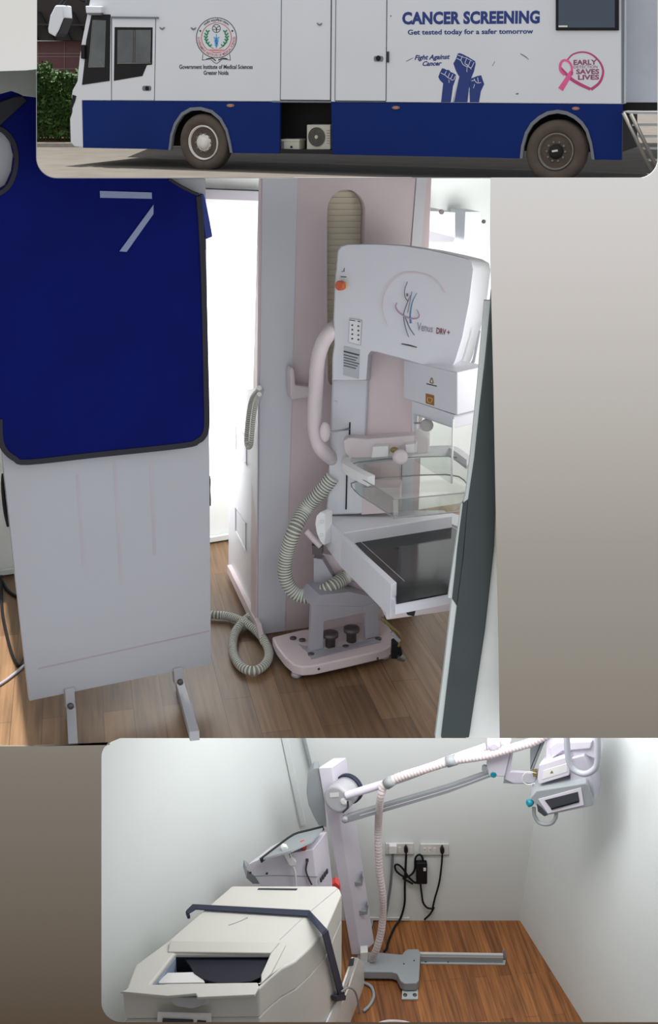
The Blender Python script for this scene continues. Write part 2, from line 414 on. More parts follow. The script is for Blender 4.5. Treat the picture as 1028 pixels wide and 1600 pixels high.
# ---- the bus
BP = PV((317, 265), (868, 284), 0)
cpl = PV((317, 265), (868, 284), 0).shift(-2.75)
def on_line(x): return Vector((x, cpl.o.y - (x - cpl.o.x) * cpl.n.x / cpl.n.y, 3.9))
cq = [on_line(-4.7), on_line(13.0), Vector((13.0, YB, 3.9)), Vector((-4.7, YB, 3.9))]
loft('roof_and_shade_sheet', [cq, [p + Vector((0, 0, .08)) for p in cq]], M_darksteel, can)  # unseen extension of the canopy, added to shade the ground behind the bus
for x in (-2.65, 12.5):
    p = on_line(x) + Vector((0, .5, 0)); tube('shade_post', [Vector((p.x, p.y, 0)), p], .06, M_darksteel, can)  # posts made up to carry the added shade sheet
bus = thing('bus', 'white and blue medical screening bus parked side on in the yard', 'bus', on(BP, 560, 272))
bn = BP.n
roofY = -42
def top_line(x): return 157 + (x - 128) * (163 - 157) / (972 - 128)
body_px = [(148, roofY), (973, roofY), (972.5, 163), (603, 160), (128, 157.2), (130, 231), (116, 229), (110, 222.5), (109, 186), (112.5, 175), (111.5, 150), (113, 141), (120.5, 127), (124, 92), (127, 68), (138, 12)]
slab('body', body_px, BP, 2.5, M_buswhite, bus, bevel=.02)
# lower blue panels with wheel arches cut out
archF = [(263, 234.5), (266, 210), (272, 192), (283, 176), (297, 168), (313, 167), (331, 172), (345, 184), (355, 202), (360, 222), (363, 239)]
archR = [(812, 247.5), (814, 228), (820, 207), (829, 192), (841, 181.5), (855, 174), (871, 171.3), (886, 174), (899, 180.5), (910, 190), (918.5, 202.5), (925, 224), (929, 249.5)]
def shrink(a, cx, cy, f): return [(cx + (x - cx) * f, cy + (y - cy) * f) for x, y in a]
slab('lower_panel', [(128.5, 157.2), (437.5, 159.4), (436.5, 240)] + archF[::-1] + [(242, 233), (130, 231)], BP, .06, M_busblue, bus, off=.006)
slab('lower_panel', [(517.5, 160), (972.5, 163.2), (971.5, 250)] + archR[::-1] + [(700, 245), (519, 241.5)], BP, .06, M_busblue, bus, off=.006)
for cx, cy, ar in ((313, 236, archF), (870, 248, archR)):
    inn = shrink(ar, cx, cy, .925)
    slab('wheel_arch', ar + inn[::-1], BP, .08, M_trimgrey, bus, off=.03)
slab('chassis', [(140, 157), (970, 163), (970, 238), (140, 226)], BP.shift(-.62), 1.7, M_under, bus)
slab('compartment_floor', [(437, 233), (519, 235), (519, 241), (437, 239.5)], BP, .6, M_under, bus, off=-.01)
slab('compartment_sill', [(425, 157.5), (517, 158), (517, 160.5), (425, 160)], BP, .05, M_trimgrey, bus, off=.012)
# seams between body panels and doors
def seam(a, b, wpx, m=M_textblack, nm='panel_seam'):
    return strokes(nm, [([a, b], wpx)], BP, m, bus, off=.005)
seam((440, roofY), (437.8, 157), 1.1, M_trimgrey); seam((518, roofY), (516.3, 158), 1.5); seam((525, roofY), (523.2, 157), 1.1, M_trimgrey)
seam((604.6, roofY), (603, 158), 1.1); seam((523.5, 157.8), (603, 158.3), 1.6); seam((438, 156.4), (516, 157), 1.6)
seam((520, 176), (603, 177.5), .8, M_trimgrey); seam((520, 182), (603, 183), .8, M_trimgrey)
seam((241.5, 158), (240.8, 232), .7, M_navy); seam((174, 158), (175, 231), .7, M_navy); seam((603, 161), (602.5, 243), .7, M_navy); seam((796, 163), (799, 246), .7, M_navy)
seam((738, 163), (735, 245), .7, M_navy)
# passenger door
dr = slab('door', [(175, 29), (242.5, 29), (240.6, 156.5), (174.5, 156.2)], BP, .05, M_buswhite, bus, off=.012, bevel=.006)
seam((174.3, 28), (174.2, 157), 1.1, nm='door_gap'); seam((242.8, 28), (240.8, 157), 1.3, nm='door_gap')
slab('rain_gutter', [(173, 25.5), (246, 26.5), (246, 29), (173, 28)], BP, .05, M_trimgrey, bus, off=.05)
slab('window_surround', [(179, 42.4), (238.3, 42.8), (237.5, 101), (229.3, 101.9), (222.3, 118.8), (177.8, 126.3)], BP, .02, M_black, dr, off=.018)
for q in ([(183.7, 46.7), (208.5, 46.7), (207.5, 98), (183.2, 98)], [(211.6, 46.7), (236, 46.7), (234.8, 97.4), (210.8, 97.6)]):
    slab('pane', q, BP, .01, M_glass_dark, dr, off=.024)
strokes('window_rail', [([(183, 99), (236, 98.5)], 1.3), ([(209.9, 47), (209.2, 98)], 1.2)], BP, M_rimdark, dr, off=.027)
slab('handle', rrect(222, 134, 236, 142, 3), BP, .02, M_trimgrey, dr, off=.02, bevel=.006)
lathe('lock', on(BP.shift(.02), 230, 138), bn, [(.04, 0), (.04, .012)], M_black, dr, seg=16)
# driver's quarter window
qw = slab('quarter_window', [(143, 22.5), (172.4, 22.5), (171, 126.3), (128, 132.7), (132.4, 94), (134.5, 64)], BP, .03, M_black, bus, off=.01)
slab('pane', [(144.5, 31), (165.6, 32), (163.4, 105), (138, 105)], BP, .01, M_glass_dark, qw, off=.016)
strokes('window_rail', [([(138, 105), (163.4, 104.5)], 1.0), ([(138.3, 105), (145, 31)], .8), ([(156, 95), (161, 104)], 1.2)], BP, M_rimdark, qw, off=.02)
slab('awning_housing', [(133, 9), (158, 9.5), (158, 20.5), (134, 20.5)], BP, .3, M_buswhite, bus, off=.12, bevel=.02)
slab('awning_bracket', [(134, 20.5), (158, 20.5), (157, 23.5), (139, 23.5)], BP, .1, M_trimgrey, bus, off=.08)
slab('mirror_mount', rrect(126, 70, 132, 92, 2), BP, .12, M_black, bus, off=.06, bevel=.01)
mir = slab('side_mirror', [(86, 8), (98, 8), (99.5, 29), (92, 48), (86, 57.5), (75, 51.5), (74.5, 44), (78, 24)], BP, .3, M_buswhite, bus, off=.15, bevel=.03)
slab('mirror_glass', [(98.5, 29), (101, 28), (92, 52), (87, 57)], BP, .28, M_black, mir, off=.14)
tube('mirror_arm', lift(BP, [(92, 10), (108, -4), (134, 2)]), .03, M_black, mir)
slab('headlamp_edge', [(113, 148), (119, 150), (117, 158), (113, 168), (109, 176), (112, 160)], BP, .3, M_black, bus, off=.01)
slab('second_door_handle', rrect(584, 87.5, 598, 96, 2.5), BP, .02, M_trimgrey, bus, off=.018, bevel=.005).name = 'door_handle'
lathe('door_lock', on(BP.shift(.018), 591, 91), bn, [(.045, 0), (.04, .012)], M_black, bus, seg=16)
slab('door_hinge', rect(604, 80.5, 607, 97.5), BP, .03, M_textblack, bus, off=.03)
for x, y in ((253, 44.5), (302, 45), (499, 38)):
    strokes('bracket', [([(x - 4, y - 2), (x, y + 1), (x + 4, y - 2)], (1, 4, 1))], BP, M_trimgrey, bus, off=.02)
for x, y, in ((359.8, 164.8), (618.4, 168.2), (899.5, 169.5)):
    slab('marker_lamp', arc(x, y, 6.2, 2.8, 0, 345, 16), BP, .03, M_trimgrey, bus, off=.02)
    slab('lamp_lens', arc(x, y, 4.0, 1.9, 0, 345, 16), BP, .02, M_orange, bus, off=.03)
# paint chips
for _s in [([(813, 84), (820, 88), (826, 93)], (1, 2.2, .6)), ([(634, 96), (640, 93), (646, 90)], (.6, 1.5, .4)), ([(769, 103), (773, 96)], .7), ([(806, 147), (810, 146)], 2), ([(610, 26), (611, 24)], 1.6)]: strokes('paint_scuff', [_s], BP, M_trimgrey, bus, off=.004)
# wheels
def wheel(cx, cy, r, rr, bright):
    k = px_m(BP, cx, cy, 1); c = on(BP, cx, cy); m = M_rim if bright else M_rimdark
    t = lathe('wheel', c - bn * .28, bn, [(rr * k, 0), (r * k * .9, 0), (r * k, .05), (r * k, .23), (r * k * .95, .28), (r * k * .8, .3), (rr * k * 1.08, .28), (rr * k, .24)], M_rubber, bus, seg=56)
    rim = lathe('rim', c - bn * .2, bn, [(rr * k, 0), (rr * k, .2), (rr * k * .94, .205), (rr * k * .88, .15), (rr * k * .82, .13 if bright else .10), (rr * k * .5, .16 if bright else .02), (rr * k * .45, .18 if bright else .06), (rr * k * .1, .18 if bright else .06)], m, t, seg=48)
    lathe('hub', c - bn * .1, bn, [(rr * k * .42, 0), (rr * k * .40, .08), (rr * k * .3, .12), (rr * k * .1, .13)], M_rim if bright else M_under, t, seg=24)
    u = Vector((0, 0, 1)).cross(bn).normalized(); v = bn.cross(u)
    for i in range(10):
        a = 2 * math.pi * i / 10; d = u * math.cos(a) + v * math.sin(a)
        lathe('wheel_nut', c + d * rr * k * .52 - bn * .05, bn, [(.022, -.04), (.022, .03), (.012, .04)], M_rimdark, t, seg=6, smooth=False)
    for i in range(8):
        a = 2 * math.pi * (i + .5) / 8; d = u * math.cos(a) + v * math.sin(a)
        lathe('hand_hole', c + d * rr * k * .73 - bn * (.075 if bright else .1), bn, [(.035, -.02), (.035, .012)], M_black, t, seg=12)
    if not bright: slab('hub_sticker', [(cx - 6, cy - 2), (cx + 3, cy - 3.4), (cx + 3.4, cy - .4), (cx - 5.6, cy + 1)], BP, .01, M_rim, t, off=.045)
wheel(317, 223, 42.5, 26, True); wheel(868, 237, 47.5, 28, False)
# screen at the rear
scr = slab('display_screen', rect(868, -34, 966.5, 47.5), BP, .06, M_black, bus, off=.04, bevel=.01)
slab('screen_glass', [(872.5, -30), (960.5, -30), (960.5, 43), (872.5, 43)], BP, .01, M_slate, scr, off=.045)
slab('screen_badge', rect(872.5, 39.8, 886.5, 42.4), BP, .004, M_rim, scr, off=.049)
# slide-out rear section
RP = BP.shift(-.35)
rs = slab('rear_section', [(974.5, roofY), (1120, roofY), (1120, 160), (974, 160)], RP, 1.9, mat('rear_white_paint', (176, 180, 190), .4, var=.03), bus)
slab('rear_skirt', [(974, 160), (1120, 160), (1120, 173), (974, 173)], RP, 1.6, M_under, bus, off=-.03)
slab('rear_corner_trim', [(970.5, roofY), (975, roofY), (974, 162), (971, 162)], BP, .06, M_trimgrey, bus, off=.008)
# lettering
def L4(x0, y0, x1, y1, dl=0, dr_=0): return [(x0, y0 + dl), (x1, y0 + dr_), (x1, y1 + dr_), (x0, y1 + dl)]
text('headline_lettering', 'CANCER SCREENING', [(628.3, 18.6), (843.5, 16.2), (843, 37), (628.3, 38.6)], BP, M_navy, bus, bold=.046, spacing=1.04)
text_words('slogan_word', 'Get tested today for a safer tomorrow', [(637, 46.3), (833, 44.6), (833, 55), (637, 56.7)], BP, M_navy, bus, bold=.024)
text('fight_lettering', 'Fight Against', [(648, 86), (703, 84.6), (702.5, 94.6), (647.5, 96)], BP, M_navy, bus, bold=.03, shear=.25)
text('cancer_lettering', 'Cancer', [(660.5, 95.6), (690.5, 95), (689.8, 102.5), (660, 103.2)], BP, M_navy, bus, bold=.03, shear=.25)
text('institute_lettering', 'Government Institute of Medical Sciences', [(280, 101), (394.8, 101), (394.6, 107.8), (280, 107.8)], BP, M_textblack, bus, bold=.022)
text('town_lettering', 'Greater Noida', [(318, 110.3), (357, 110.3), (357, 117), (318, 117)], BP, M_textblack, bus, bold=.022)
# fists
def z4(p): return [(600 + x / 3.954, y / 3.954) for x, y in p]
for pg in ([(352, 632), (365, 515), (345, 495), (335, 475), (345, 448), (358, 422), (372, 424), (384, 432), (400, 432), (412, 446), (425, 450), (443, 462), (443, 480), (437, 500), (425, 535), (412, 632)],
           [(425, 632), (450, 520), (462, 470), (445, 440), (428, 392), (445, 362), (455, 332), (466, 328), (486, 335), (505, 345), (520, 352), (535, 362), (562, 378), (565, 395), (555, 440), (540, 478), (525, 540), (515, 632)],
           [(530, 632), (528, 560), (526, 520), (536, 500), (540, 484), (555, 478), (575, 470), (600, 465), (606, 485), (618, 520), (598, 562), (586, 632)]):
    slab('fist_graphic', z4(pg), BP, .003, M_navy, bus, off=.0045)
def ln(p, wd=.9): return (z4(p), wd)
strokes('fist_lines', [ln([(450, 360), (475, 375), (490, 400), (520, 415)]), ln([(520, 415), (512, 400), (540, 428)]), ln([(484, 345), (474, 372)]), ln([(512, 355), (500, 392), (515, 398)]), ln([(535, 370), (522, 410), (540, 416), (556, 384)]), ln([(512, 415), (512, 445)], .7), ln([(455, 340), (486, 352), (515, 362), (545, 378)], .8),
    ln([(350, 450), (378, 465), (395, 480), (410, 485)]), ln([(385, 440), (375, 460)]), ln([(405, 450), (395, 478)]), ln([(425, 458), (412, 490), (430, 492), (440, 470)]), ln([(400, 490), (402, 512)], .7),
    ln([(540, 500), (560, 498), (575, 512), (600, 510)]), ln([(556, 486), (562, 500)]), ln([(578, 478), (582, 508)]), ln([(560, 520), (552, 545)], .7), ln([(463, 470), (430, 632)], .8), ln([(527, 545), (517, 632)], .8)], BP, M_buswhite, bus, off=.007)
# pink ribbon emblem
def z5(p): return [(840 + x / 5.468, y / 5.468) for x, y in p]
strokes('ribbon_graphic', [(z5([(250, 515), (300, 465), (380, 445), (460, 465), (530, 530), (558, 600), (550, 660), (520, 715), (455, 765)]), (2.2, 2.6, 4.6)),
                           (z5([(450, 762), (380, 730), (300, 685), (250, 640), (195, 580)]), (4.5, 6.2, 4.0))], BP, M_pinkd, bus)
strokes('ribbon_loop', [(z5([(292, 640), (290, 570), (262, 525), (222, 515), (195, 545), (195, 600), (230, 640)]), (3.0, 3.8, 4.0)),
                        (z5([(292, 610), (255, 670), (195, 765)]), (6.0, 7.0, 8.5))], BP, M_pinkv, bus, off=.006)
text('early_lettering', 'EARLY', [(896, 93.6), (932.4, 93), (932.4, 101), (896, 101.5)], BP, M_purple, bus, bold=.03)
text('detection_lettering', 'DETECTION', [(896.3, 102.6), (933.3, 102.2), (933.3, 106.6), (896.3, 107)], BP, M_purple, bus)
text('saves_lettering', 'SAVES', [(900, 108.2), (936, 107.8), (936, 115.6), (900, 116)], BP, M_purple, bus, bold=.03)
text('lives_lettering', 'LIVES', [(903, 117), (936, 116.6), (936, 124.4), (903, 124.8)], BP, M_purple, bus, bold=.03)
# institute emblem
EC = (338, 59)
def ring(name, c, r, wpx, m): return holed(name, [arc(c[0], c[1], r + wpx / 2, r + wpx / 2, 0, 354, 59), arc(c[0], c[1], r - wpx / 2, r - wpx / 2, 0, 354, 59)], BP, .003, m, bus, off=.004)
ring('emblem_ring', EC, 31.3, 1.0, M_textblack); ring('emblem_ring', EC, 23.3, .9, M_red)
arc_text('emblem_lettering', 'GOVERNMENT INSTITUTE OF MEDICAL SCIENCES', EC, 27.6, 183, -3, 4.2, BP, M_red, bus, bold=.01)
arc_text('emblem_lettering', 'राजकीय आयुर्विज्ञान संस्थान', EC, 27.4, 226, 314, 5.2, BP, M_textblack, bus, bold=.01)
for x in (313, 363):
    lathe('emblem_dot', on(BP.shift(.003), x, 48.3), bn, [(px_m(BP, x, 48, 1.5), 0), (px_m(BP, x, 48, 1.5), .002)], M_textblack, bus, seg=12)
ring('emblem_seal', (338, 44.5), 6.2, .8, M_textblack)
strokes('emblem_seal_lines', [([(333, 41), (337, 43), (338, 50)], .8), ([(343, 41), (339, 43), (338, 50)], .8), ([(333, 46), (343, 46)], .8)], BP, M_textblack, bus)
sp = []
for s in (-1, 1):
    sp.append(([(338 + s * 4, 76), (338 + s * 12, 71), (338 + s * 16, 61), (338 + s * 13, 50)], .7))
    for i, (dx, yy) in enumerate(((10, 72.5), (13.5, 68.5), (15.5, 64), (16.2, 59.5), (15.5, 55), (13.5, 50.5))):
        sp.append(([(338 + s * dx, yy), (338 + s * (dx + 3), yy - 3.5)], 2.2)); sp.append(([(338 + s * dx, yy), (338 + s * (dx - 2.6), yy - 3.2)], 2.0))
strokes('laurel_graphic', sp, BP, M_green, bus)
strokes('staff_graphic', [([(338, 53), (338, 75)], 1.2), ([(333.5, 58), (338, 60), (342.5, 58)], (1, 3, 1)), ([(334.5, 61), (341, 64), (335.5, 67), (340, 70), (337, 73)], 1.3), ([(341.5, 61), (335, 64), (340.5, 67), (336, 70), (339, 73)], 1.3)], BP, M_sky, bus)
slab('emblem_banner', [(325.5, 76), (349.5, 76), (348, 81), (327, 81)], BP, .002, mat('banner_vinyl', (222, 190, 190), .5), bus, off=.0045)
strokes('banner_lines', [([(327, 78.5), (348, 78.5)], 1.2)], BP, M_red, bus, off=.0055)
strokes('emblem_ribbon', [([(317, 84), (316, 94)], .7), ([(316, 94), (328, 92.5), (334, 97), (338, 99), (342, 97), (348, 92.5), (360, 94)], .8), ([(358.5, 84), (360, 94)], .7), ([(322, 92.5), (331, 91), (337, 95)], 1.6), ([(341, 94), (348, 91), (355, 92)], 1.6)], BP, M_textblack, bus)

# things in the open compartment: outdoor unit and a white box
ACP = BP.shift(-.12)
ac = thing('air_conditioner', 'off white outdoor air conditioner with round fan in the open bus compartment', 'air conditioner', on(ACP, 498, 234))
slab('casing', rect(479.3, 195, 516, 233.6), ACP, .28, M_acw, ac, bevel=.01)
bmf = bmesh.new(); cc = on(ACP.shift(.01), 494.5, 214); kk = px_m(ACP, 494, 214, 1)
for i in range(7):
    rr = kk * (2 + 2 * i); uu = Vector((0, 0, 1)).cross(bn).normalized(); vv = bn.cross(uu)
    add_tube(bmf, [cc + (uu * math.cos(2 * math.pi * j / 24) + vv * math.sin(2 * math.pi * j / 24)) * rr for j in range(24)], .006, seg=5, closed=True, smooth=1)
lathe('fan_opening', cc - bn * .009, bn, [(kk * 14.5, 0), (kk * 14.5, .004)], M_under, ac)
finish('fan_grille', bmf, M_rimdark, ac); lathe('fan_hub', cc, bn, [(kk * 3, 0), (kk * 2.6, .02)], M_acw, ac, seg=20)
strokes('vent_slots', [([(510.5, 204 + i * 4), (515, 204 + i * 4)], 1) for i in range(6)], ACP, M_rimdark, ac)
bx = thing('equipment_box', 'small white equipment box beside the air conditioner in the bus compartment', 'box', on(ACP, 452, 233.5))
slab('casing', rect(438.5, 220, 467.5, 234), ACP, .25, M_acw, bx, bevel=.008); slab('lid', rect(438, 217.5, 468, 220.5), ACP, .27, M_acw, bx, off=.01)
slab('dark_end', rect(438.7, 221, 443.5, 233), ACP, .01, M_trimgrey, bx, off=.005); lathe('latch', on(ACP, 455.5, 229.5), bn, [(.02, 0), (.02, .02)], M_black, bx, seg=10)
# steps up to the rear door
SP = BP.shift(.25)
st = thing('access_steps', 'folding metal steps leading up to the rear of the bus', 'steps', on(PZ(0), 1016, 271))
for a, b in (((974, 176), (1018, 268)), ((985.5, 178), (1027.5, 264))):
    tube('stringer', lift(SP, [a, b]), .03, M_rimdark, st)
tube('stringer', lift(SP.shift(-.1), [(1090, 178), (1130, 264)]), .03, M_rimdark, st)
slab('platform', [(973, 174), (1090, 175.5), (1090, 179), (985, 178)], SP, .5, M_galv, st)
for x, y in ((987.5, 195.5), (994, 213.6), (1001, 232), (1010, 250.6)):
    slab('tread', [(x, y - 1.6), (x + 104, y - 1.2), (x + 104, y + 1.8), (x, y + 1.4)], SP, .2, M_galv, st)

# ================================================================== MAMMOGRAPHY ROOM (middle opening)
MZ = -0.6
M_wallw = mat('white_wall_panel', (226, 230, 228), .6, var=.02)
M_floorm = wood_mat('brown_vinyl_planks', (134, 104, 75), (104, 79, 56), (80, 59, 42), R(78), .115, .75, .38, .6)
M_lilac = mat('pale_lilac_enamel', (210, 210, 216), .35, var=.015)
M_pink = mat('pale_pink_enamel', (214, 198, 200), .4, var=.02)
M_pinkbar = mat('pink_handle_enamel', (214, 202, 204), .35, var=.02)
M_cream = mat('cream_bellows', (210, 202, 180), .6, var=.04)
M_apron = mat('royal_blue_vinyl', (5, 16, 88), .7, spec=.08, var=.18, scale=3.5, bump=.25, bscale=9)
M_bind = mat('black_binding', (24, 24, 36), .6)
M_tape = mat('grey_blue_tape', (130, 138, 168), .6)
M_boardw = mat('white_laminate', (166, 166, 171), .4, var=.02, scale=2)
M_streak = mat('pinkish_streak', (168, 160, 166), .4)
M_hose = mat('corrugated_hose', (206, 208, 198), .45)
M_alu = mat('grey_steel', (170, 168, 176), .4, metal=.2)
M_bolt = mat('dark_bolt', (92, 84, 86), .4, metal=.4)
M_seal = mat('dark_green_grey_seal', (58, 66, 66), .35, var=.1)
M_frame = mat('pale_door_frame', (206, 212, 208), .45)
M_doorw = mat('white_door_panel', (238, 240, 236), .5)
M_blackglass = mat('black_carbon_plate', (20, 22, 26), .1, var=.1, spec=.4)
M_clear = clear_mat('clear_acrylic', (.93, .95, .94), .08)
M_edge = mat('acrylic_edge', (150, 152, 152), .2)
M_orangeknob = mat('orange_red_knob', (196, 92, 56), .4); M_yellow = mat('yellow_base', (214, 186, 110), .5)
M_label = mat('white_label', (222, 222, 222), .5); M_glabel = mat('grey_label', (178, 180, 184), .5); M_print = mat('dark_print', (70, 70, 76), .6)
M_brown = mat('brown_label', (150, 100, 58), .5); M_brass = mat('brass', (138, 122, 70), .4, metal=.3)

M_groove_shade = mat('hose_groove_shade', (140, 138, 128), .6)  # darker tone that paints in the shade between hose ribs
M_groove_shade2 = mat('sleeve_groove_shade', (194, 182, 184), .6)  # same painted rib shade, lighter, for the cable sleeves
# floor with a bevelled front edge
fl = [(-120, 1168), (0, 1168), (165, 1166), (174, 1159), (188, 1153.3), (820, 1153.3)]
fa = lift(PZ(MZ), fl); fb = [Vector((2.0, 7.0, MZ)), Vector((-2.0, 7.0, MZ))]
structure(loft('floor', [fa + fb, [p + Vector((0, .34, -.15)) for p in fa] + [p - Vector((0, 0, .15)) for p in fb]], M_floorm))
# roof of this room, rising at its left end
path = [(-110, 111), (0, 111), (57, 108.5), (57, 246)] + arc(89, 246, 32, 32, 180, 90, 10)[1:] + [(400, 278), (700, 278), (1150, 278)]
ra = lift(PY(3.502), path); rb = lift(PY(7.0), path)
bmr = bmesh.new()
va = [bmr.verts.new(p) for p in ra]; vb = [bmr.verts.new(p) for p in rb]
for i in range(len(va) - 1): bmr.faces.new((va[i], va[i + 1], vb[i + 1], vb[i]))
ceil = finish('ceiling', bmr, mat('grey_roof_sheet', (150, 150, 150), .8)); structure(ceil)
sd = ceil.modifiers.new('Solidify', 'SOLIDIFY'); sd.thickness = .002; sd.offset = 0
BW = PV((15, 897), (345, 845), MZ)
def clip_slab(name, px, pl, t, m, parent=None, **k): return slab(name, px, pl, t, m, parent, **k)
structure(slab('wall_back', [(56.5, 109.5), (56.5, 246)] + arc(89, 246, 32.5, 32.5, 180, 90, 10)[1:] + [(930, 278.6), (930, 900), (345, 845), (15, 897), (-330, 952), (-330, 113)], BW, .0015, M_wallw))
bwl = structure(slab('baseboard_back', [(-320, 943), (15, 889.5), (345, 837), (520, 810), (520, 818), (345, 845.5), (15, 898), (-320, 951)], BW, .02, M_frame, off=.03, bevel=.004))
for s, x in (('left', -75), ('right', 792)):
    a = on(PY(3.6), x, 278.6 if s == 'right' else 112); b = on(PY(6.9), x, 278.6 if s == 'right' else 112)
    if s == 'left': a.x = -1.5; b.x = -2.9
    else: a.x = b.x = 1.5
    lo = [Vector((a.x, a.y, MZ)), Vector((b.x, b.y, MZ)), b, a]
    structure(loft('wall_' + s, [lo, [p + Vector((.02 if s == 'right' else -.02, 0, 0)) for p in lo]], M_wallw))
structure(slab('trim_4', [(300, 293), (420, 298), (420, 314.5), (300, 310)], BW, .02, M_alu, off=.05)); 
structure(slab('trim_5', [(300, 293), (420, 297.6), (420, 299.6), (300, 295)], BW, .01, M_textblack, off=.056))

# --- wall cabinets seen above the unit at right
wc = thing('wall_cabinet', 'white wall cupboard on the rear wall above the unit\'s head', 'cabinet', on(BW, 690, 370), 'wall cupboards in the mammography room')
slab('body', [(655, 329), (711, 332), (711, 371), (665, 359), (655, 356)], BW, .25, M_wallw, wc, off=.3)
slab('underside', [(650, 356), (665, 358), (711, 371), (708, 378), (655, 378)], BW, .2, M_alu, wc, off=.22)
lathe('lock', on(BW.shift(.3), 689, 331), BW.n, [(.012, 0), (.012, .01)], M_bolt, wc, seg=12)
wc2 = thing('wall_cabinet', 'tall narrow white cupboard in the rear right corner of the mammography room', 'cabinet', on(BW, 738, 380), 'wall cupboards in the mammography room')
slab('body', [(727, 331), (751, 331), (750, 384), (725, 384)], BW, .15, mat('cool_white_panel', (212, 218, 226), .5), wc2, off=.2)
lathe('lock', on(BW.shift(.2), 755, 346), BW.n, [(.01, 0), (.01, .008)], M_bolt, wc2, seg=12)

# --- generator cabinet
GP = PV((357, 893), (401, 985), MZ)
gc = thing('generator_cabinet', 'tall white equipment cabinet with two square recesses behind the pink column', 'cabinet', on(PZ(MZ), 380, 950))
ga = lift(GP, [(357, 613), (403, 606), (401, 985), (357, 892)])
foot = [ga[3], ga[2], ga[2] + Vector((.03, .03, 0)), on(PZ(MZ), 455, 925), on(PZ(MZ), 455, 893)]
gtop = [ga[0], ga[1]] + [Vector((p.x, p.y, ga[0].z)) for p in foot[2:]]
loft('body', [foot, gtop], M_lilac, gc)
slab('plinth', [(355, 883), (401, 975), (408, 1008), (355, 895)], GP, .02, M_pink, gc, off=.02)
for q in ([(368, 665), (384, 683), (384, 727), (368, 704.5)], [(367.5, 793), (383, 817), (383, 861), (367.5, 830)]):
    pn = slab('recess', q, GP, .01, M_lilac, gc, off=.006)
    strokes('recess_rim', [([q[0], q[3]], 1.0)], GP, M_alu, pn, off=.009); strokes('recess_sill', [([q[3], q[2]], 1.6)], GP, M_label, pn, off=.010)
    strokes('recess_rim', [([q[0], q[1]], .8)], GP, M_alu, pn, off=.009)

# --- gantry column
CP = PV((405, 993), (650, 955), MZ)
col = thing('gantry_column', 'tall pale column with pink front panel and rounded cream slot', 'column', on(CP, 520, 975))
TOPY = 278.7
def sight_prism(name, px, pl, depth, m, parent, off=0, **k):
    """front outline on the plane; the back repeats it deeper, its top edge following the sloping roof"""
    p = pl.shift(off); a = lift(p, px); q = p.shift(-depth); b = []
    for (x, y), v in zip(px, a):
        bb = v - p.n * depth
        if y < 281: bb = on(q, x, y)
        b.append(bb)
    return loft(name, [a, b], m, parent, **k)
sight_prism('housing', [(432, TOPY), (674, TOPY), (648, 955), (430, 988)], CP, .3, M_pink, col, off=-.09)
sight_prism('left_panel', [(410, TOPY), (465, TOPY), (456, 620), (445, 986), (403, 992), (405, 690)], CP, .088, M_lilac, col)
sight_prism('edge_strip', [(404.5, TOPY), (410, TOPY), (405, 690), (402, 992), (399.5, 992), (401, 690)], CP, .08, M_pink, col, off=-.005)
sight_prism('right_panel', [(651, TOPY), (667, TOPY), (655, 420), (640, 955), (620, 958), (640, 420)], CP, .088, M_lilac, col)
sight_prism('edge_strip', [(667, TOPY), (673, TOPY), (661, 420), (646, 954), (640, 955), (655, 420)], CP, .08, M_pink, col, off=-.004)
slot = arc(541, 330, 30, 34, 180, 360, 16) + [(566, 560)] + arc(539, 590, 27, 20, 0, 180, 10) + [(511, 420)]
holed('front_panel', [[(465, TOPY), (651, TOPY), (640, 420), (620, 958), (445, 986), (456, 620)], slot], CP, .05, M_pink, col, off=-.006)
bmb = bmesh.new()
for i in range(34):
    y0 = 290 + i * 9.4; add_slab(bmb, [(500, y0), (585, y0), (585, y0 + 4.6), (500, y0 + 4.6)], CP, .02, off=-.056)
    add_slab(bmb, [(500, y0 + 4.6), (585, y0 + 4.6), (585, y0 + 9.4), (500, y0 + 9.4)], CP, .02, off=-.060)
finish('bellows', bmb, M_cream, col)
hk = slab('cable_hook', [(453, 577), (457, 574), (460, 578), (462, 602), (480, 604), (500, 606), (500, 620), (478, 622), (457, 625), (454, 618)], CP, .05, M_pinkbar, col, off=.06, bevel=.008)
tube('coiled_cord', lift(GP.shift(.03), [(405, 606), (394, 622), (389, 645), (386, 672), (385, 690), (388, 699), (392, 694), (394, 672), (397, 645), (401, 625), (405, 616)]), .0095, M_hose, None, rib=.14, ribstep=.012, seg=14, smooth_shade=False, groove_shade=M_groove_shade)
cc_ = bpy.data.objects['coiled_cord']; tag(cc_, 'coiled cream cord hanging beside the white equipment cabinet', 'cord')

# --- mammography unit
AP = PX2(510, 4.42, 700, 4.36)
HP = PX2(522, 4.34, 740, 4.12)
mu = thing('mammography_unit', 'white and pink breast x-ray machine on a rounded pink base plate', 'x-ray machine', on(PZ(MZ), 525, 1015))
base_px = [(425, 995), (470, 984), (540, 976), (593, 969), (606, 976), (614, 987), (616, 997), (612, 1008), (600, 1015), (545, 1028), (490, 1040), (472, 1041.5), (458, 1038), (445, 1027), (432, 1010)]
zslab('base_plate', base_px, MZ + .07, .045, M_pink, mu, bevel=.008)
for x, y in ((458, 998), (472, 1001), (486, 1023), (540, 1011), (591, 999)):
    lathe('bolt', on(PZ(MZ + .07), x, y), (0, 0, 1), [(px_m(PZ(MZ), x, y, 5), 0), (px_m(PZ(MZ), x, y, 5), .006), (.003, .007)], M_bolt, mu, seg=14)
for x, y in ((498, 1046), (590, 1030)):
    lathe('side_screw', on(PZ(MZ + .05), x, y - 1), (0, -1, 0), [(.005, -.004), (.005, .004)], M_bolt, mu, seg=10)
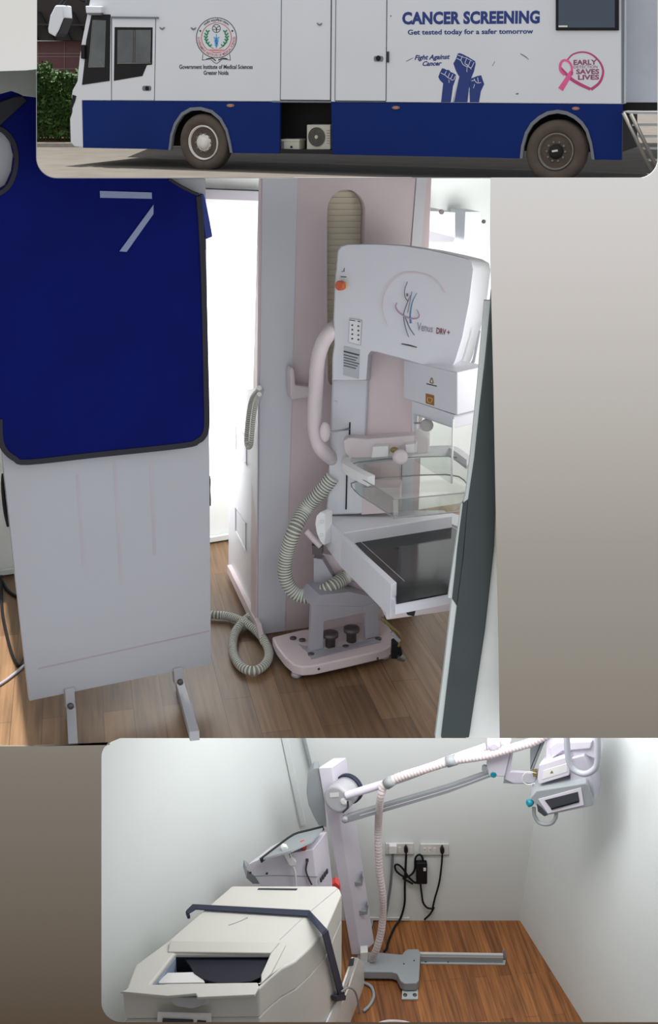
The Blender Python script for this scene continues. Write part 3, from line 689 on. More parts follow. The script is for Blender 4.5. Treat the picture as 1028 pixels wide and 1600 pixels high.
for x, y in ((463, 1049), (600, 1020), (440, 1004), (598, 984)):
    lathe('caster', on(PZ(MZ + .025), x, y), (0, 0, 1), [(.016, -.025), (.022, -.018), (.02, 0)], M_alu, mu, seg=14)
# lift stand on the base
SPn = PV((484, 1019), (572, 1000), MZ + .07)
slab('flat_foot', [(466, 1006), (480, 1018), (486, 1029), (596, 1002), (585, 998), (500, 1016)], PZ(MZ + .07), .002, M_alu, mu, off=.004)
slab('lift_frame', [(484, 1018), (487, 946), (567, 948), (567, 958), (506, 971), (505, 1014)], SPn, .02, M_alu, mu, bevel=.002)
slab('lift_frame', [(567, 948), (591, 940), (592, 994), (571, 999), (571, 958), (567, 958)], SPn, .02, M_alu, mu, off=.001, bevel=.002)
slab('lift_back', [(500, 940), (600, 930), (600, 990), (500, 1006)], SPn, .02, M_pink, mu, off=-.16)
slab('lift_side', [(487, 946), (500, 930), (545, 925), (591, 935), (591, 941), (567, 957)], SPn.shift(.0), .13, M_alu, mu, off=-.002)
for x, y in ((516, 1003), (549, 995)):
    c = on(PZ(MZ + .09), x, y); lathe('damper', c - Vector((0, 0, .02)), (0, 0, 1), [(.021, 0), (.021, .045), (.034, .047), (.034, .062), (.012, .064)], M_bolt, mu, seg=16)
slab('lift_box', [(492, 862), (520, 868), (560, 905), (600, 945), (600, 955), (545, 940), (492, 945)], AP, .2, M_pink, mu, off=-.02)
slab('lift_bracket', [(490, 872), (503, 874), (520, 902), (520, 940), (490, 945)], AP, .05, M_alu, mu, off=.03)
slab('lever_block', [(487, 852), (503, 855), (503, 868), (488, 866)], AP, .05, M_bolt, mu, off=.04)
tube('lever', lift(AP.shift(.05), [(478, 829), (490, 842), (501, 853)]), .014, M_pinkbar, mu)
# arm
arm_px = [(528, 500), (580, 500), (578, 552), (572, 687), (566, 804), (509, 806), (514, 720), (518, 600), (519, 552)]
slab('arm', arm_px, AP, .16, M_lilac, mu, bevel=.012)
slab('arm_inset', [(577.5, 545), (631, 545), (645, 622), (644, 690), (570.5, 690)], AP, .13, M_pink, mu, off=-.012)
slab('arm_edge', [(643, 600), (652, 600), (651, 690), (643, 690)], AP, .14, M_lilac, mu, off=-.008, bevel=.004)
slab('lower_inset', [(564.5, 762), (625, 762), (625, 800), (564.5, 804)], AP, .1, M_pink, mu, off=-.01)
for q in (([(546.5, 660), (546, 681)]), ([(542.5, 711), (541.5, 752)]), ([(541.5, 752), (540.5, 796)])):
    strokes('arm_slot', [(q, 2.2)], AP, M_black, mu, off=.003)
strokes('arm_seam', [([(577.3, 552), (570.5, 689)], 1.0)], AP, M_alu, mu, off=.002)
lathe('arm_screw', on(AP, 525, 628), AP.n, [(.006, 0), (.005, .004)], M_lilac, mu, seg=12)
# head
hx = [(527.5, 391), (532, 384.5), (542, 381), (585, 380.5), (627, 382.5), (669, 389), (705, 397), (728, 403), (738, 409), (740.5, 420), (734, 473), (723, 529), (712, 565), (708, 573), (702, 577), (694, 577.5), (669, 573), (627, 560.5), (590, 550.5), (579, 549), (574, 556), (571, 595), (519, 595), (519, 560), (522, 540), (521, 495), (523, 444)]
hback = [(x + 16 + (x - 520) * .045, y + 2 if y < 480 else y - 4) for x, y in hx]
hmid = [(x + (x - 640) * .012, y + (y - 480) * .012) for x, y in hx]
HPb = HP.shift(-.26)
hin = [(640 + (x - 640) * .985, 478 + (y - 478) * .982) for x, y in hx]
loft('head', [lift(HP, hin), lift(HP.shift(-.006), [(640 + (x - 640) * .996, 478 + (y - 478) * .995) for x, y in hx]), lift(HP.shift(-.02), hx), lift(HPb, hback)], M_lilac, mu, smooth=False)
for p in bpy.data.objects['head'].data.polygons: p.use_smooth = len(p.vertices) == 4
slab('head_side_seam', [(748, 516), (750, 518), (741, 566), (729, 581), (727, 580), (738, 562)], HP, .01, M_alu, mu, off=-.10)
# emergency button
eb = lathe('button_base', on(HP, 536.5, 446), HP.n, [(px_m(HP, 536, 446, 6.5), 0), (px_m(HP, 536, 446, 6.5), .01)], M_yellow, mu, seg=20)
kd = (on(HP.shift(.05), 527.5, 446.5) - on(HP, 536, 446)).normalized(); kp = px_m(HP, 530, 446, 1)
lathe('emergency_button', on(HP, 536, 446), kd, [(kp * 4, 0), (kp * 4, .012), (kp * 7.5, .016), (kp * 7.5, .034), (kp * 6, .04)], M_orangeknob, eb, seg=24)
strokes('button_caption', [([(532, 432.5), (541, 433)], 1.2), ([(537, 424), (538, 419)], .8), ([(533.5, 424.5), (538, 424)], .8)], HP, M_print, mu, off=.002)
# labels
lb = slab('control_label', [(546, 497.5), (565, 501), (563, 539.5), (544.5, 535)], HP, .002, M_label, mu, off=.003)
sq = []
for i in range(4):
    for xx in (549, 558.5): sq.append(([(xx, 508 + i * 7 + (xx - 549) * .15), (xx + 2.5, 508.5 + i * 7 + (xx - 549) * .15)], 2.4))
sq += [([(546.5, 500), (555, 501.5)], 1.2), ([(558.5, 502), (563, 503)], 1.2)]
strokes('label_print', sq, HP, M_print, lb, off=.0045)
strokes('label_border', [([(546, 497.5), (565, 501)], .6), ([(565, 501), (563, 539.5)], .6), ([(563, 539.5), (544.5, 535)], .6), ([(544.5, 535), (546, 497.5)], .6)], HP, M_alu, lb, off=.004)
gl = slab('warning_label', [(537, 541), (562, 547), (560, 592), (536, 586)], HP, .002, M_glabel, mu, off=.003)
strokes('label_print', [([(537, 549 + i * 4.2 + (1 if i else 0)), (561 - (i % 3) * 2.5, 555 + i * 4.2 - (i % 3) * .5 + (1 if i else 0))], 2.2 if i == 0 else 1.2) for i in range(6)], HP, M_print, gl, off=.0045)
# logo on the head
def z1(p): return [(500 + x / 3.545, 360 + y / 3.545) for x, y in p]
strokes('arc_logo', [(z1([(372, 525), (345, 440), (352, 360), (395, 285), (450, 245), (510, 235), (590, 248), (655, 290), (695, 345)]), (.6, 6, .6))], HP, mat('pale_rose_print', (208, 194, 196), .5), mu, off=.002)
strokes('figure_logo', [(z1([(483, 285), (468, 330), (470, 370), (485, 392)]), .9), (z1([(482, 350), (482, 366)]), 2.6), (z1([(500, 360), (475, 420), (462, 470), (470, 530), (490, 592)]), (.8, 1.8, .5)), (z1([(470, 480), (495, 540), (523, 582)]), (1.2, 1.8, .5)), (z1([(508, 340), (500, 380), (484, 455)]), .6)], HP, mat('soft_grey_print', (110, 108, 116), .5), mu, off=.0025)
strokes('figure_logo', [(z1([(535, 348), (510, 400), (498, 470), (502, 515)]), (.6, 1.8, 3))], HP, mat('slate_blue_print', (84, 120, 160), .5), mu, off=.0025)
strokes('figure_logo', [(z1([(425, 402), (418, 425), (440, 458), (490, 486), (535, 488), (548, 470), (535, 438)]), (1, 3.2, .8))], HP, mat('mauve_print', (168, 140, 160), .5), mu, off=.003)
text('model_lettering', 'Venus', [(651.8, 503.5), (676.3, 508.5), (675.6, 519.5), (651.2, 516.5)], HP, mat('grey_print', (140, 136, 148), .5), mu, off=.003, bold=.004)
text('model_lettering', 'DRV +', [(682, 511.8), (702.8, 515.5), (702.3, 524.5), (681.4, 521.5)], HP, mat('dark_red_print', (118, 52, 62), .5), mu, off=.003, bold=.02)
strokes('logo_bar', [([(627, 537.5), (638, 539.5), (651, 543)], (1, 2.8, 1))], HP, M_print, mu, off=.003)
# handle bar
bar = [(530, 506), (515, 520), (503, 540), (496.5, 565), (493.5, 605), (491.5, 650), (493.5, 680), (502, 702), (519, 717)]
tube('handle', [on(AP.shift(.06 if 0 < i < 8 else -.02), x, y) for i, (x, y) in enumerate(bar)], px_m(AP, 495, 600, 11.5), M_pinkbar, mu, seg=16)
# knobs
kx = px_m(AP, 508, 675, 1)
ball('knob', on(AP.shift(.09), 508, 675), (kx * 8.5, kx * 7, kx * 16), M_pinkbar, mu)
tube('knob_rod', [on(AP.shift(.09), 515, 675), on(AP, 546, 670)], .004, M_alu, mu)
# collimator and its tray
CL = PX2(630, 4.30, 714, 4.02, 600)
loft('collimator', [lift(CL, [(630.5, 562), (714, 582), (714, 649), (630.5, 622)]), lift(CL, [(630.5, 562), (714, 582), (714, 649), (630.5, 622)]) and [p + Vector((.12, .10, 0)) for p in lift(CL, [(630.5, 562), (714, 582), (714, 649), (630.5, 622)])]], M_lilac, mu, bevel=.005)
q = lift(CL.shift(-.004), [(643.5, 626), (709, 648), (709, 670), (643.5, 647)])
loft('collimator_tray', [q, [p + Vector((.12, .10, 0)) for p in q]], M_lilac, mu, bevel=.003)
strokes('caution_mark', [([(671.5, 597.5), (674, 590.5), (676.5, 598.5), (671.5, 597.5)], 1.3)], CL, M_brass, mu, off=.001)
strokes('caution_print', [([(666, 599.5), (682, 603.5)], 1.6)], CL, M_print, mu, off=.001)
slab('brown_sticker', [(665, 614.5), (678, 618), (678, 634), (665, 630)], CL, .001, M_brown, mu, off=.0015)
strokes('sticker_print', [([(668, 621), (675, 623), (673, 629), (668, 627), (668, 621)], .8)], CL, M_yellow, mu, off=.0025)
# face shield
FSP = PX2(646, 4.24, 706, 3.98, 700)
slab('face_shield', [(646, 645), (708, 668), (705, 756), (648, 720)], FSP, .004, M_clear, mu)
tube('shield_edge', lift(FSP, [(708, 655), (705.5, 755)]), .004, M_label, mu)
# compression carriage
slab('carriage', [(536, 688), (546, 684), (575, 686), (651, 680), (670, 685), (670, 708), (640, 712), (546, 717), (538, 706)], AP, .1, M_pinkbar, mu, off=.05, bevel=.006)
slab('carriage_block', [(582, 698), (607, 697), (607, 714), (580, 716)], AP, .05, M_label, mu, off=.085, bevel=.004)
slab('carriage_block', [(633, 695), (651, 693), (651, 707), (634, 709)], AP, .05, M_label, mu, off=.085, bevel=.004)
ball('brass_catch', on(AP.shift(.085), 616, 703), (kx * 6.5, .01, kx * 4.5), M_brass, mu)
lathe('carriage_knob', on(AP.shift(.10), 625, 713.5), AP.n + Vector((.1, 0, .2)), [(kx * 10, 0), (kx * 12, .012), (kx * 11, .028), (kx * 6, .032)], M_pinkbar, mu, seg=28)
lathe('shield_knob', on(AP.shift(.12), 667, 663), AP.n, [(kx * 9, 0), (kx * 10, .012), (kx * 8, .022), (kx * 2, .024)], M_pinkbar, mu, seg=24)
tube('knob_rod', [on(AP.shift(.12), 664, 661), on(AP, 648, 661)], .004, M_alu, mu)
# compression paddle
PDZ = .262
pf = lift(PZ(PDZ), [(580, 750), (556, 738), (541, 727), (546, 718), (585, 713), (640, 707), (695, 703.5), (711, 707), (735, 724)])
bmp = bmesh.new(); 
pth = catmull(pf, 5); rings = []
for i, p in enumerate(pth):
    t = (pth[min(i + 1, len(pth) - 1)] - pth[max(i - 1, 0)]).normalized(); s = t.cross(Vector((0, 0, 1))).normalized() * .017; u = Vector((0, 0, .016))
    rings.append([p + s + u, p - s + u, p - s - u * 1.4, p + s - u * 1.4])
add_loft(bmp, rings); finish('paddle_frame', bmp, M_label, mu, bevel=.003)
rim_px = [(552, 738), (585, 760), (614, 778), (622, 779.5), (709, 771.5), (740, 765), (735, 730), (700, 713), (560, 722)]
ra_ = lift(PZ(PDZ - .005), rim_px); rb_ = [p + Vector((0, 0, -.075)) for p in ra_]
ctr = sum(ra_, Vector()) / len(ra_); rb_ = [p + (Vector((ctr.x, ctr.y, p.z)) - p) * .03 for p in rb_]
bmg = bmesh.new()
va = [bmg.verts.new(p) for p in ra_]; vb = [bmg.verts.new(p) for p in rb_]
for i in range(len(va)): bmg.faces.new((va[i], va[(i + 1) % len(va)], vb[(i + 1) % len(va)], vb[i]))
bmg.faces.new(vb)
pd = finish('paddle', bmg, M_clear, mu); sdm = pd.modifiers.new('Solidify', 'SOLIDIFY'); sdm.thickness = .003
bme = bmesh.new(); add_tube(bme, ra_, .0022, seg=6, closed=True, smooth=3); add_tube(bme, rb_, .0028, seg=6, closed=True, smooth=3); finish('paddle_edge', bme, M_edge, pd, smooth=True)
# detector (breast support)
DZ = -.055
zslab('detector', [(520, 806), (702, 800), (745, 812), (735, 921), (618, 943), (543, 842)], DZ, .045, M_lilac, mu, bevel=.003)
zslab('detector_plate', [(549, 841), (703, 817.5), (738, 832), (730, 920.5), (619, 942), (618, 914)], DZ + .004, .006, M_blackglass, mu)
strokes('plate_line', [([(558, 841), (632, 908)], .9), ([(557, 841), (700, 820)], .9), ([(700, 820), (722, 832)], .9)], PZ(DZ + .004), M_alu, mu, off=.001)
q = lift(PZ(DZ + .055), [(533, 839), (541, 838), (620, 910), (611, 914)]); loft('detector_rail', [q, [p - Vector((0, 0, .13)) for p in q]], M_lilac, mu, bevel=.003)
q = lift(PZ(DZ + .055), [(504, 803), (560, 797.5), (694, 797), (707, 806), (537, 832.5)]); loft('detector_rail', [q, [p - Vector((0, 0, .06)) for p in q]], M_lilac, mu, bevel=.004)
q = lift(PZ(DZ + .055), [(504, 803), (537, 832.5), (541, 842), (533, 839)]); loft('detector_shoulder', [q, [p - Vector((0, 0, .13)) for p in q]], M_lilac, mu, bevel=.003)
ec = on(AP.shift(.06), 501, 826); kx2 = px_m(AP, 501, 826, 1)
capd = lift(PY(4.30), [(500, 800), (494, 806), (492, 818), (494, 832), (499, 845), (506, 853), (508, 840), (508, 803)])
loft('end_cap', [capd, [p + Vector((.03, .04, 0)) for p in capd]], M_label, mu, bevel=.004)
for x, y in ((503, 815), (502, 836)): ball('rivet', on(PY(4.295), x, y), (kx2 * 2.4,) * 3, M_label, mu, seg=12)
q = lift(PZ(DZ - .045), [(603, 948), (735, 930), (745, 830), (555, 850)]); loft('detector_housing', [q, [p * 1 + (Vector((q[3].x + .15, 4.2, p.z)) - p) * .10 - Vector((0, 0, .075)) for p in q]], M_pinkbar, mu, bevel=.006)
slab('plug_socket', [(634, 957), (649, 956), (647, 963), (637, 961)], PY(3.735), .02, M_black, mu)
# big hose at the machine
hp = [(520, 745), (500, 770), (478, 795), (460, 828), (448, 865), (445, 895), (453, 918), (470, 931), (492, 930), (516, 918), (540, 902), (560, 892)]
tube('hose', [on(AP.shift(.02 + (.05 if 2 < i < 10 else -.02)), x, y) for i, (x, y) in enumerate(hp)], px_m(AP, 450, 880, 11.2), M_hose, mu, rib=.10, ribstep=.0125, seg=24, smooth_shade=False, groove_shade=M_groove_shade)
# foot pedal and its cable at the right of the base
fp = thing('foot_switch', 'small black foot switch with metal cable at the right end of the pink base', 'foot switch', on(PZ(MZ), 622, 1030))
slab('pedal', [(612, 1006), (624, 1003), (629, 1022), (625, 1031), (611, 1030)], PY(4.22), .05, M_black, fp, bevel=.006)
slab('pedal_tip', [(622, 1026), (634, 1032), (631, 1035), (620, 1032)], PY(4.2), .04, M_bolt, fp, bevel=.004)
tube('cable', lift(PY(4.22), [(596, 965), (610, 979), (621, 988), (626, 998), (623, 1010)]), .006, M_brass, fp)
tube('cable_clip', lift(PY(4.2), [(612, 988), (618, 996), (624, 1002)]), .008, M_alu, fp)

# --- corrugated hose looping on the floor
lp = [(318, 958), (335, 961), (357, 963), (385, 974), (408, 994), (420, 1018), (415, 1037), (397, 1048), (376, 1041), (364, 1018), (366, 992), (376, 976), (392, 961)]
hs = [.02, .02, .02, .035, .03, .02, .02, .02, .02, .02, .02, .03, .03]
fh = tube('floor_hose', [on(PZ(MZ + .005 + h), x, y) for (x, y), h in zip(lp, hs)], px_m(PZ(MZ), 400, 1000, 6.8), M_hose, None, rib=.12, ribstep=.0135, seg=20, smooth_shade=False, groove_shade=M_groove_shade)
tag(fh, 'white corrugated hose looped on the wooden floor beside the column', 'hose')

# --- mobile screen with the apron hung on it
SC = PV((45, 1095), (330, 1037), MZ + .13)
ms = thing('mobile_screen', 'white upright mobile screen standing on two white metal feet', 'screen', on(PZ(MZ), 200, 1090))
corner = arc(89, 246, 33, 33, 180, 90, 10)
slab('board', [(-42, 155), (56, 155)] + corner + [(321, 279.2), (327, 720), (329.5, 1037), (46, 1095), (5, 725)], SC, .03, M_boardw, ms)
for a, b in (((121, 742), (131, 886)), ((179, 722), (190, 912)), ((236, 730), (242, 868))):
    strokes('streak', [([a, b], 4.5)], SC, M_streak, ms, off=.0006)
strokes('seam_line', [([(60, 1045), (327, 986)], 2.0)], SC, mat('dusty_line', (158, 148, 153), .5), ms, off=.0008)
for (a, b, bo) in (([(101.5, 1078), (116.5, 1075), (117.5, 1106), (103.5, 1108)], [(103.5, 1098), (117.5, 1097), (122, 1172), (107, 1172)], (109.8, 1102.5)),
                   ([(271.5, 1046), (285, 1043.5), (286.5, 1068), (273.5, 1070)], [(273.5, 1062), (286.5, 1060), (311.5, 1142), (296, 1143.5)], (281, 1065))):
    ft = zslab('foot', b, MZ + .045, .04, M_boardw, ms, bevel=.002)
    slab('bracket', a, SC, .03, M_boardw, ms, off=.012, bevel=.002)
    lathe('bolt', on(SC.shift(.012), *bo), SC.n, [(px_m(SC, 110, 1100, 5), 0), (px_m(SC, 110, 1100, 4.4), .012), (.003, .014)], M_bolt, ms, seg=14)
tube('hanging_strap', lift(SC.shift(-.04), [(6, 740), (5, 755), (6, 775), (9, 800), (14, 822)]), .009, M_black, ms, flat=.5)
tube('hanging_strap', lift(SC.shift(-.04), [(326.5, 744), (327.5, 752), (327, 765), (327.8, 780), (327.8, 790)]), .004, M_black, ms)
# apron
apn = thing('lead_apron', 'royal blue protective apron with black edging and taped numeral hung over the white screen', 'apron', on(SC.shift(.03), 160, 726))
out = [(-45, 146), (0, 147.5), (18.7, 142.5), (29, 146), (36, 149.7), (56.6, 152.5)] + arc(89, 246, 32.4, 32.4, 180, 90, 10) + [(265.6, 278.6), (282, 289), (302, 299.5), (311, 303.6), (316.6, 334), (320, 400), (323, 477), (325, 600), (326.5, 655), (326, 672), (321, 684), (312, 692), (286, 700.5), (150, 715), (45, 726.6), (24, 721), (8, 706), (2, 690), (-1, 640), (-45, 600)]
hole = [(-30, 215), (-10, 205), (5, 207), (17, 222), (22, 243), (19, 268), (9, 290), (-10, 301), (-30, 300)]
holed('apron_body', [out, hole], SC, .022, M_apron, apn, off=.036)
def bind(pts, wpx, nm='edging', off=.040): 
    bmx = bmesh.new(); add_stroke(bmx, pts, wpx, SC, off, .028, smooth=4); return finish(nm, bmx, M_bind, apn, bevel=.003)
bind([(0, 655), (1, 684), (7, 703), (23, 717), (44, 722.5), (150, 711), (286, 696.5), (310, 689), (319, 681), (323, 668), (323.3, 640), (321.5, 560), (319.5, 470), (317, 400), (314, 345), (311, 306)], 9)
bind([(264, 279.5), (280, 289.5), (300, 300), (311, 304)], 5)
bind([(-28, 212), (-8, 201), (6, 204), (20, 220), (26, 243), (23, 270), (12, 293), (-8, 305), (-28, 304)], 8)
slab('shoulder_strap', [(-40, 168), (0, 159), (22, 151), (36, 149.7), (43, 157.6), (0, 196.5), (-40, 215)], SC, .012, M_bind, apn, off=.048, bevel=.004)
slab('sleeve_flap', [(313, 303), (318.5, 303), (322, 315), (328, 345), (332.5, 370), (321, 374.5), (317, 345)], SC, .02, mat('bright_blue_vinyl', (28, 52, 140), .5, var=.15), apn, off=.01, bevel=.004)
slab('flap_edging', [(317, 372), (321, 374), (321.5, 390), (318.5, 391)], SC, .02, M_bind, apn, off=.012)
slab('numeral_tape', [(156, 298.3), (237, 300.8), (237.5, 310.6), (156.5, 309)], SC, .002, M_tape, apn, off=.039)
slab('numeral_tape', [(239.8, 320), (239.8, 334.3), (198, 393.5), (186.7, 392.7)], SC, .002, M_tape, apn, off=.039)

# --- cables on the floor at left
for pts, lab in (([(-20, 885), (0, 903), (12, 922), (26, 932), (40, 940)], 'dark cable on the floor curving behind the upper left of the screen'),
                 ([(2, 895), (3, 950), (10, 990), (20, 1025), (32, 1040), (45, 1010)], 'dark cable hanging at the far left edge beside the screen'),
                 ([(-20, 1080), (2, 1068), (20, 1055), (40, 1038)], 'thin pale cable lying flat on the floor at the lower left')):
    o = tube('cable', lift(PZ(MZ + .008), pts), .007, M_black if 'dark' in lab else M_alu, None, seg=8); tag(o, lab, 'cable', 'cables on the floor at left')

# --- sliding door edge at right
structure(slab('door_1', [(769, 470), (800, 470), (806, 1153.2), (728, 1153.2), (752, 980), (770, 800)], PY(3.62), .03, M_doorw, off=-.006))
structure(slab('trim_6', [(768.5, 452), (770.5, 480), (771.5, 560), (774, 702), (775, 790), (772.5, 854), (758, 985), (733, 1153.2), (689, 1153.2), (700, 1060), (714, 947), (724, 870), (731, 785), (741, 717), (750, 631), (758, 560)], PY(3.62), .03, M_seal, off=.01, bevel=.006))
structure(slab('trim_7', [(724, 786), (732, 780), (723, 880), (714, 948), (706.5, 936), (715, 858)], PY(3.62), .03, M_seal, off=.006, bevel=.004))
structure(slab('trim_8', [(757, 470), (766, 470), (758, 560), (741, 717), (732, 785), (724, 786), (728, 770), (736, 700), (746, 600)], PY(3.62), .02, M_frame, off=.002))
structure(slab('trim_9', [(706.5, 936), (714.5, 947), (700, 1060), (689.5, 1153.2), (680, 1153.2), (692, 1060)], PY(3.62), .03, M_frame, off=.002))
structure(slab('trim_10', [(700, 934), (707, 935), (714, 858), (723, 787), (721, 787), (711, 858)], PY(3.62), .02, M_frame, off=-.002))

# ================================================================== X-RAY ROOM (bottom opening)
LZ = -3.3
M_wallx = mat('pale_grey_green_wall', (222, 228, 227), .65, var=.02, scale=1.5)
M_floorx = wood_mat('red_brown_planks', (164, 106, 58), (130, 80, 44), (80, 48, 26), R(84), .075, .9, .4, 1.0)
M_xlil = mat('lilac_white_enamel', (214, 210, 222), .4, var=.02)
M_xgrey = mat('mid_grey_enamel', (150, 156, 160), .45, var=.03)
M_xdark = mat('dark_grey_plastic', (60, 62, 70), .5)
M_reader = mat('warm_white_plastic', (204, 203, 197), .4, var=.015)
M_strap = mat('navy_strap', (40, 46, 66), .6)
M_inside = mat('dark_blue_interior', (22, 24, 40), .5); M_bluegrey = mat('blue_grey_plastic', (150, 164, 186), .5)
M_teal = mat('teal_cap', (20, 130, 150), .4); M_redb = mat('red_button', (200, 60, 56), .4)
M_socket = mat('white_socket_plate', (214, 214, 210), .4); M_cordg = mat('grey_cord', (110, 116, 120), .5)
M_mesh = mat('braided_sleeve', (216, 206, 206), .55, var=.06, scale=80)

LB = PY(5.89)
fpx = [Vector((-2.2, 4.0, LZ)), Vector((2.2, 4.0, LZ)), Vector((2.2, 5.95, LZ)), Vector((-2.2, 5.95, LZ))]
structure(loft('floor', [fpx, [p - Vector((0, 0, .1)) for p in fpx]], M_floorx))
cb = on(LB, 497, 1440); ct = on(LB, 440, 1153); fe = on(PZ(LZ), 300, 1640)
LW = P3(cb, ct, fe)
crb = on(LB, 812, 1438); crt = on(LB, 832, 1300); fre = on(PZ(LZ), 911, 1597)
RW = P3(crb, crt, fre)
structure(slab('wall_back', [(380, 900), (380, 1441), (930, 1438), (930, 900)], LB, .02, M_wallx))
structure(slab('wall_left', [(470, 1300), (440, 1153), (425, 1080), (40, 1080), (40, 1660), (290, 1650), (497, 1441)], LW, .02, M_wallx))
structure(slab('wall_right', [(812, 1438), (832, 1300), (853, 1153), (864, 1080), (1080, 1080), (1080, 1870), (911, 1597)], RW, .02, M_wallx))
structure(slab('baseboard_back', [(540, 1434), (640, 1434.5), (640, 1438.5), (540, 1438)], LB, .01, M_socket, off=.015))
structure(slab('trim_11', [(437, 1140), (445, 1140), (478, 1290), (470, 1290)], LB, .02, M_wallx, off=.015))
tp = tube('wall_pipe', lift(LB.shift(.02), [(470, 1130), (476, 1160), (484, 1192), (492, 1225)]), .012, M_xgrey, None); tag(tp, 'slim grey conduit running down the wall behind the x-ray column', 'conduit')

# --- sockets and plugs
BKN = LB.n
def plate(px, lab):
    t = thing('wall_socket', lab, 'socket', on(LB, (px[0] + px[2]) / 2, px[3]), 'sockets on the x-ray room wall')
    slab('faceplate', rect(*px), LB, .012, M_socket, t, off=.014, bevel=.003)
    slab('backbox_lip', rect(px[0] - .5, px[3] - 1, px[2] + .5, px[3] + 1), LB, .01, M_xgrey, t, off=.010)
    return t
s1 = plate((602.6, 1318, 646, 1335), 'white wall socket plate at left, with the white plug in it')
for x in (624, 641): slab('switch', rrect(x - 1.6, 1324, x + 2.5, 1332, 1), LB, .004, M_label, s1, off=.017)
s2 = plate((656.6, 1319, 701, 1336), 'white wall socket plate at right, above the black power adapter')
for x in (663, 671, 679): slab('switch', rrect(x - 2, 1325, x + 2.4, 1332, 1), LB, .004, M_label, s2, off=.017); 
for x in (665, 674):
    lathe('socket_hole', on(LB.shift(.0172), x - 1.5, 1328), BKN, [(.003, 0), (.003, .001)], M_xdark, s2, seg=8)
def cord(pts, r=.008, off=.02): return lift(LB.shift(off), pts)
pw = thing('plug', 'white plug in the left wall socket with a grey cord', 'plug', on(LB, 614, 1335), 'plugs in the wall sockets')
slab('body', rrect(607.5, 1322, 620.5, 1335, 2), LB, .03, M_label, pw, off=.045, bevel=.006)
tube('cord', cord([(613.5, 1335), (612, 1360), (610, 1385), (606, 1410), (602, 1432), (598, 1440)]), .008, M_cordg, pw)
p2 = thing('plug', 'black plug in the left socket plate with long cord to the floor', 'plug', on(LB, 634.5, 1335), 'plugs in the wall sockets')
slab('body', [(634.5, 1323), (637.5, 1328), (637.5, 1332), (634.5, 1335.5), (631.5, 1332), (631.5, 1328)], LB, .03, M_black, p2, off=.045, bevel=.004)
c1 = cord([(634.5, 1335), (633.5, 1360), (632.5, 1385), (632, 1412), (626, 1434)]) + lift(PZ(LZ + .01), [(617, 1448), (608, 1468), (604, 1482), (600, 1487)])
tube('cord', c1, .007, M_black, p2)
p3 = thing('plug', 'black plug in the right socket plate feeding the lower cord', 'plug', on(LB, 691, 1336), 'plugs in the wall sockets')
slab('body', [(691.3, 1323.5), (694.5, 1329), (694, 1333), (691.3, 1336.5), (688, 1333), (688, 1329)], LB, .03, M_black, p3, off=.045, bevel=.004)
tube('cord', cord([(691, 1336), (689.5, 1355), (686, 1380), (679, 1405), (676, 1420), (678, 1418), (672, 1428), (663, 1437)]), .006, M_black, p3)
ad = thing('power_adapter', 'black power adapter hanging by its cable below the right socket', 'adapter', on(LB, 659, 1382))
slab('brick', rrect(650.4, 1349, 667.6, 1382, 2), LB, .035, M_black, ad, off=.05, bevel=.005)
slab('sticker', rect(661.5, 1356, 665.5, 1361), LB, .001, M_label, ad, off=.051)
tube('cord', cord([(661, 1350), (660, 1340), (655, 1335.5), (649, 1341), (648, 1358), (642, 1367), (632, 1370), (620, 1362), (617, 1353), (622, 1351), (630, 1358), (638, 1370), (648, 1379), (651, 1378)]), .0065, M_black, ad)
tube('cord', cord([(638, 1370), (630, 1372), (636, 1376), (645, 1381)]), .006, M_black, ad)
tube('cord', cord([(657, 1382), (659, 1398), (661, 1410), (667, 1418), (675, 1420)]), .006, M_black, ad)

# --- mobile x-ray machine
XP = PY(5.50)
xr = thing('mobile_xray', 'lilac white x-ray stand with long jointed arm and grey floor base', 'x-ray machine', on(PZ(LZ), 600, 1515))
post_f = [(497, 1199.5), (518, 1198.7), (564, 1492), (549, 1492)]
pb = lift(XP, post_f); pbk = [p + Vector((.085, .10, 0)) for p in pb]
loft('post', [pb, pbk], M_xlil, xr, bevel=.006)
slab('disc_cover', [(497.5, 1199.5), (490, 1201), (484, 1208), (480, 1222), (479, 1240), (482, 1258), (490, 1276), (498, 1290), (510, 1293), (506, 1250)], XP, .07, M_xgrey, xr, off=-.01, bevel=.004)
hk_ = px_m(XP, 529, 1249, 1)
hax = Vector((-.55, -1, .12)).normalized(); hcf = on(XP.shift(.12), 525.5, 1249.5)
hub = lathe('pivot_hub', hcf, -hax, [(hk_ * 18, 0), (hk_ * 22, .004), (hk_ * 22.5, .03), (hk_ * 21.5, .10), (hk_ * 21.5, .13)], mat('brushed_grey', (178, 178, 184), .4), xr, seg=40)
lathe('hub_ring', hcf - hax * .13, -hax, [(hk_ * 24, 0), (hk_ * 24, .03)], M_strap, xr, seg=40)
lathe('hub_bolt', hcf + Vector((hk_ * 15, .0, 0)), hax, [(hk_ * 6.5, -.01), (hk_ * 6, .03), (hk_ * 3, .035)], M_label, xr, seg=20)
slab('hub_label', [(515, 1239), (529, 1238), (529.5, 1245), (515.5, 1246)], Plane(hcf + hax * .003, hax), .001, M_label, xr)
strokes('hub_slot', [([(543, 1252), (543, 1262), (535, 1270)], 3)], Plane(hcf + hax * .003, hax), M_xdark, xr, off=.002)
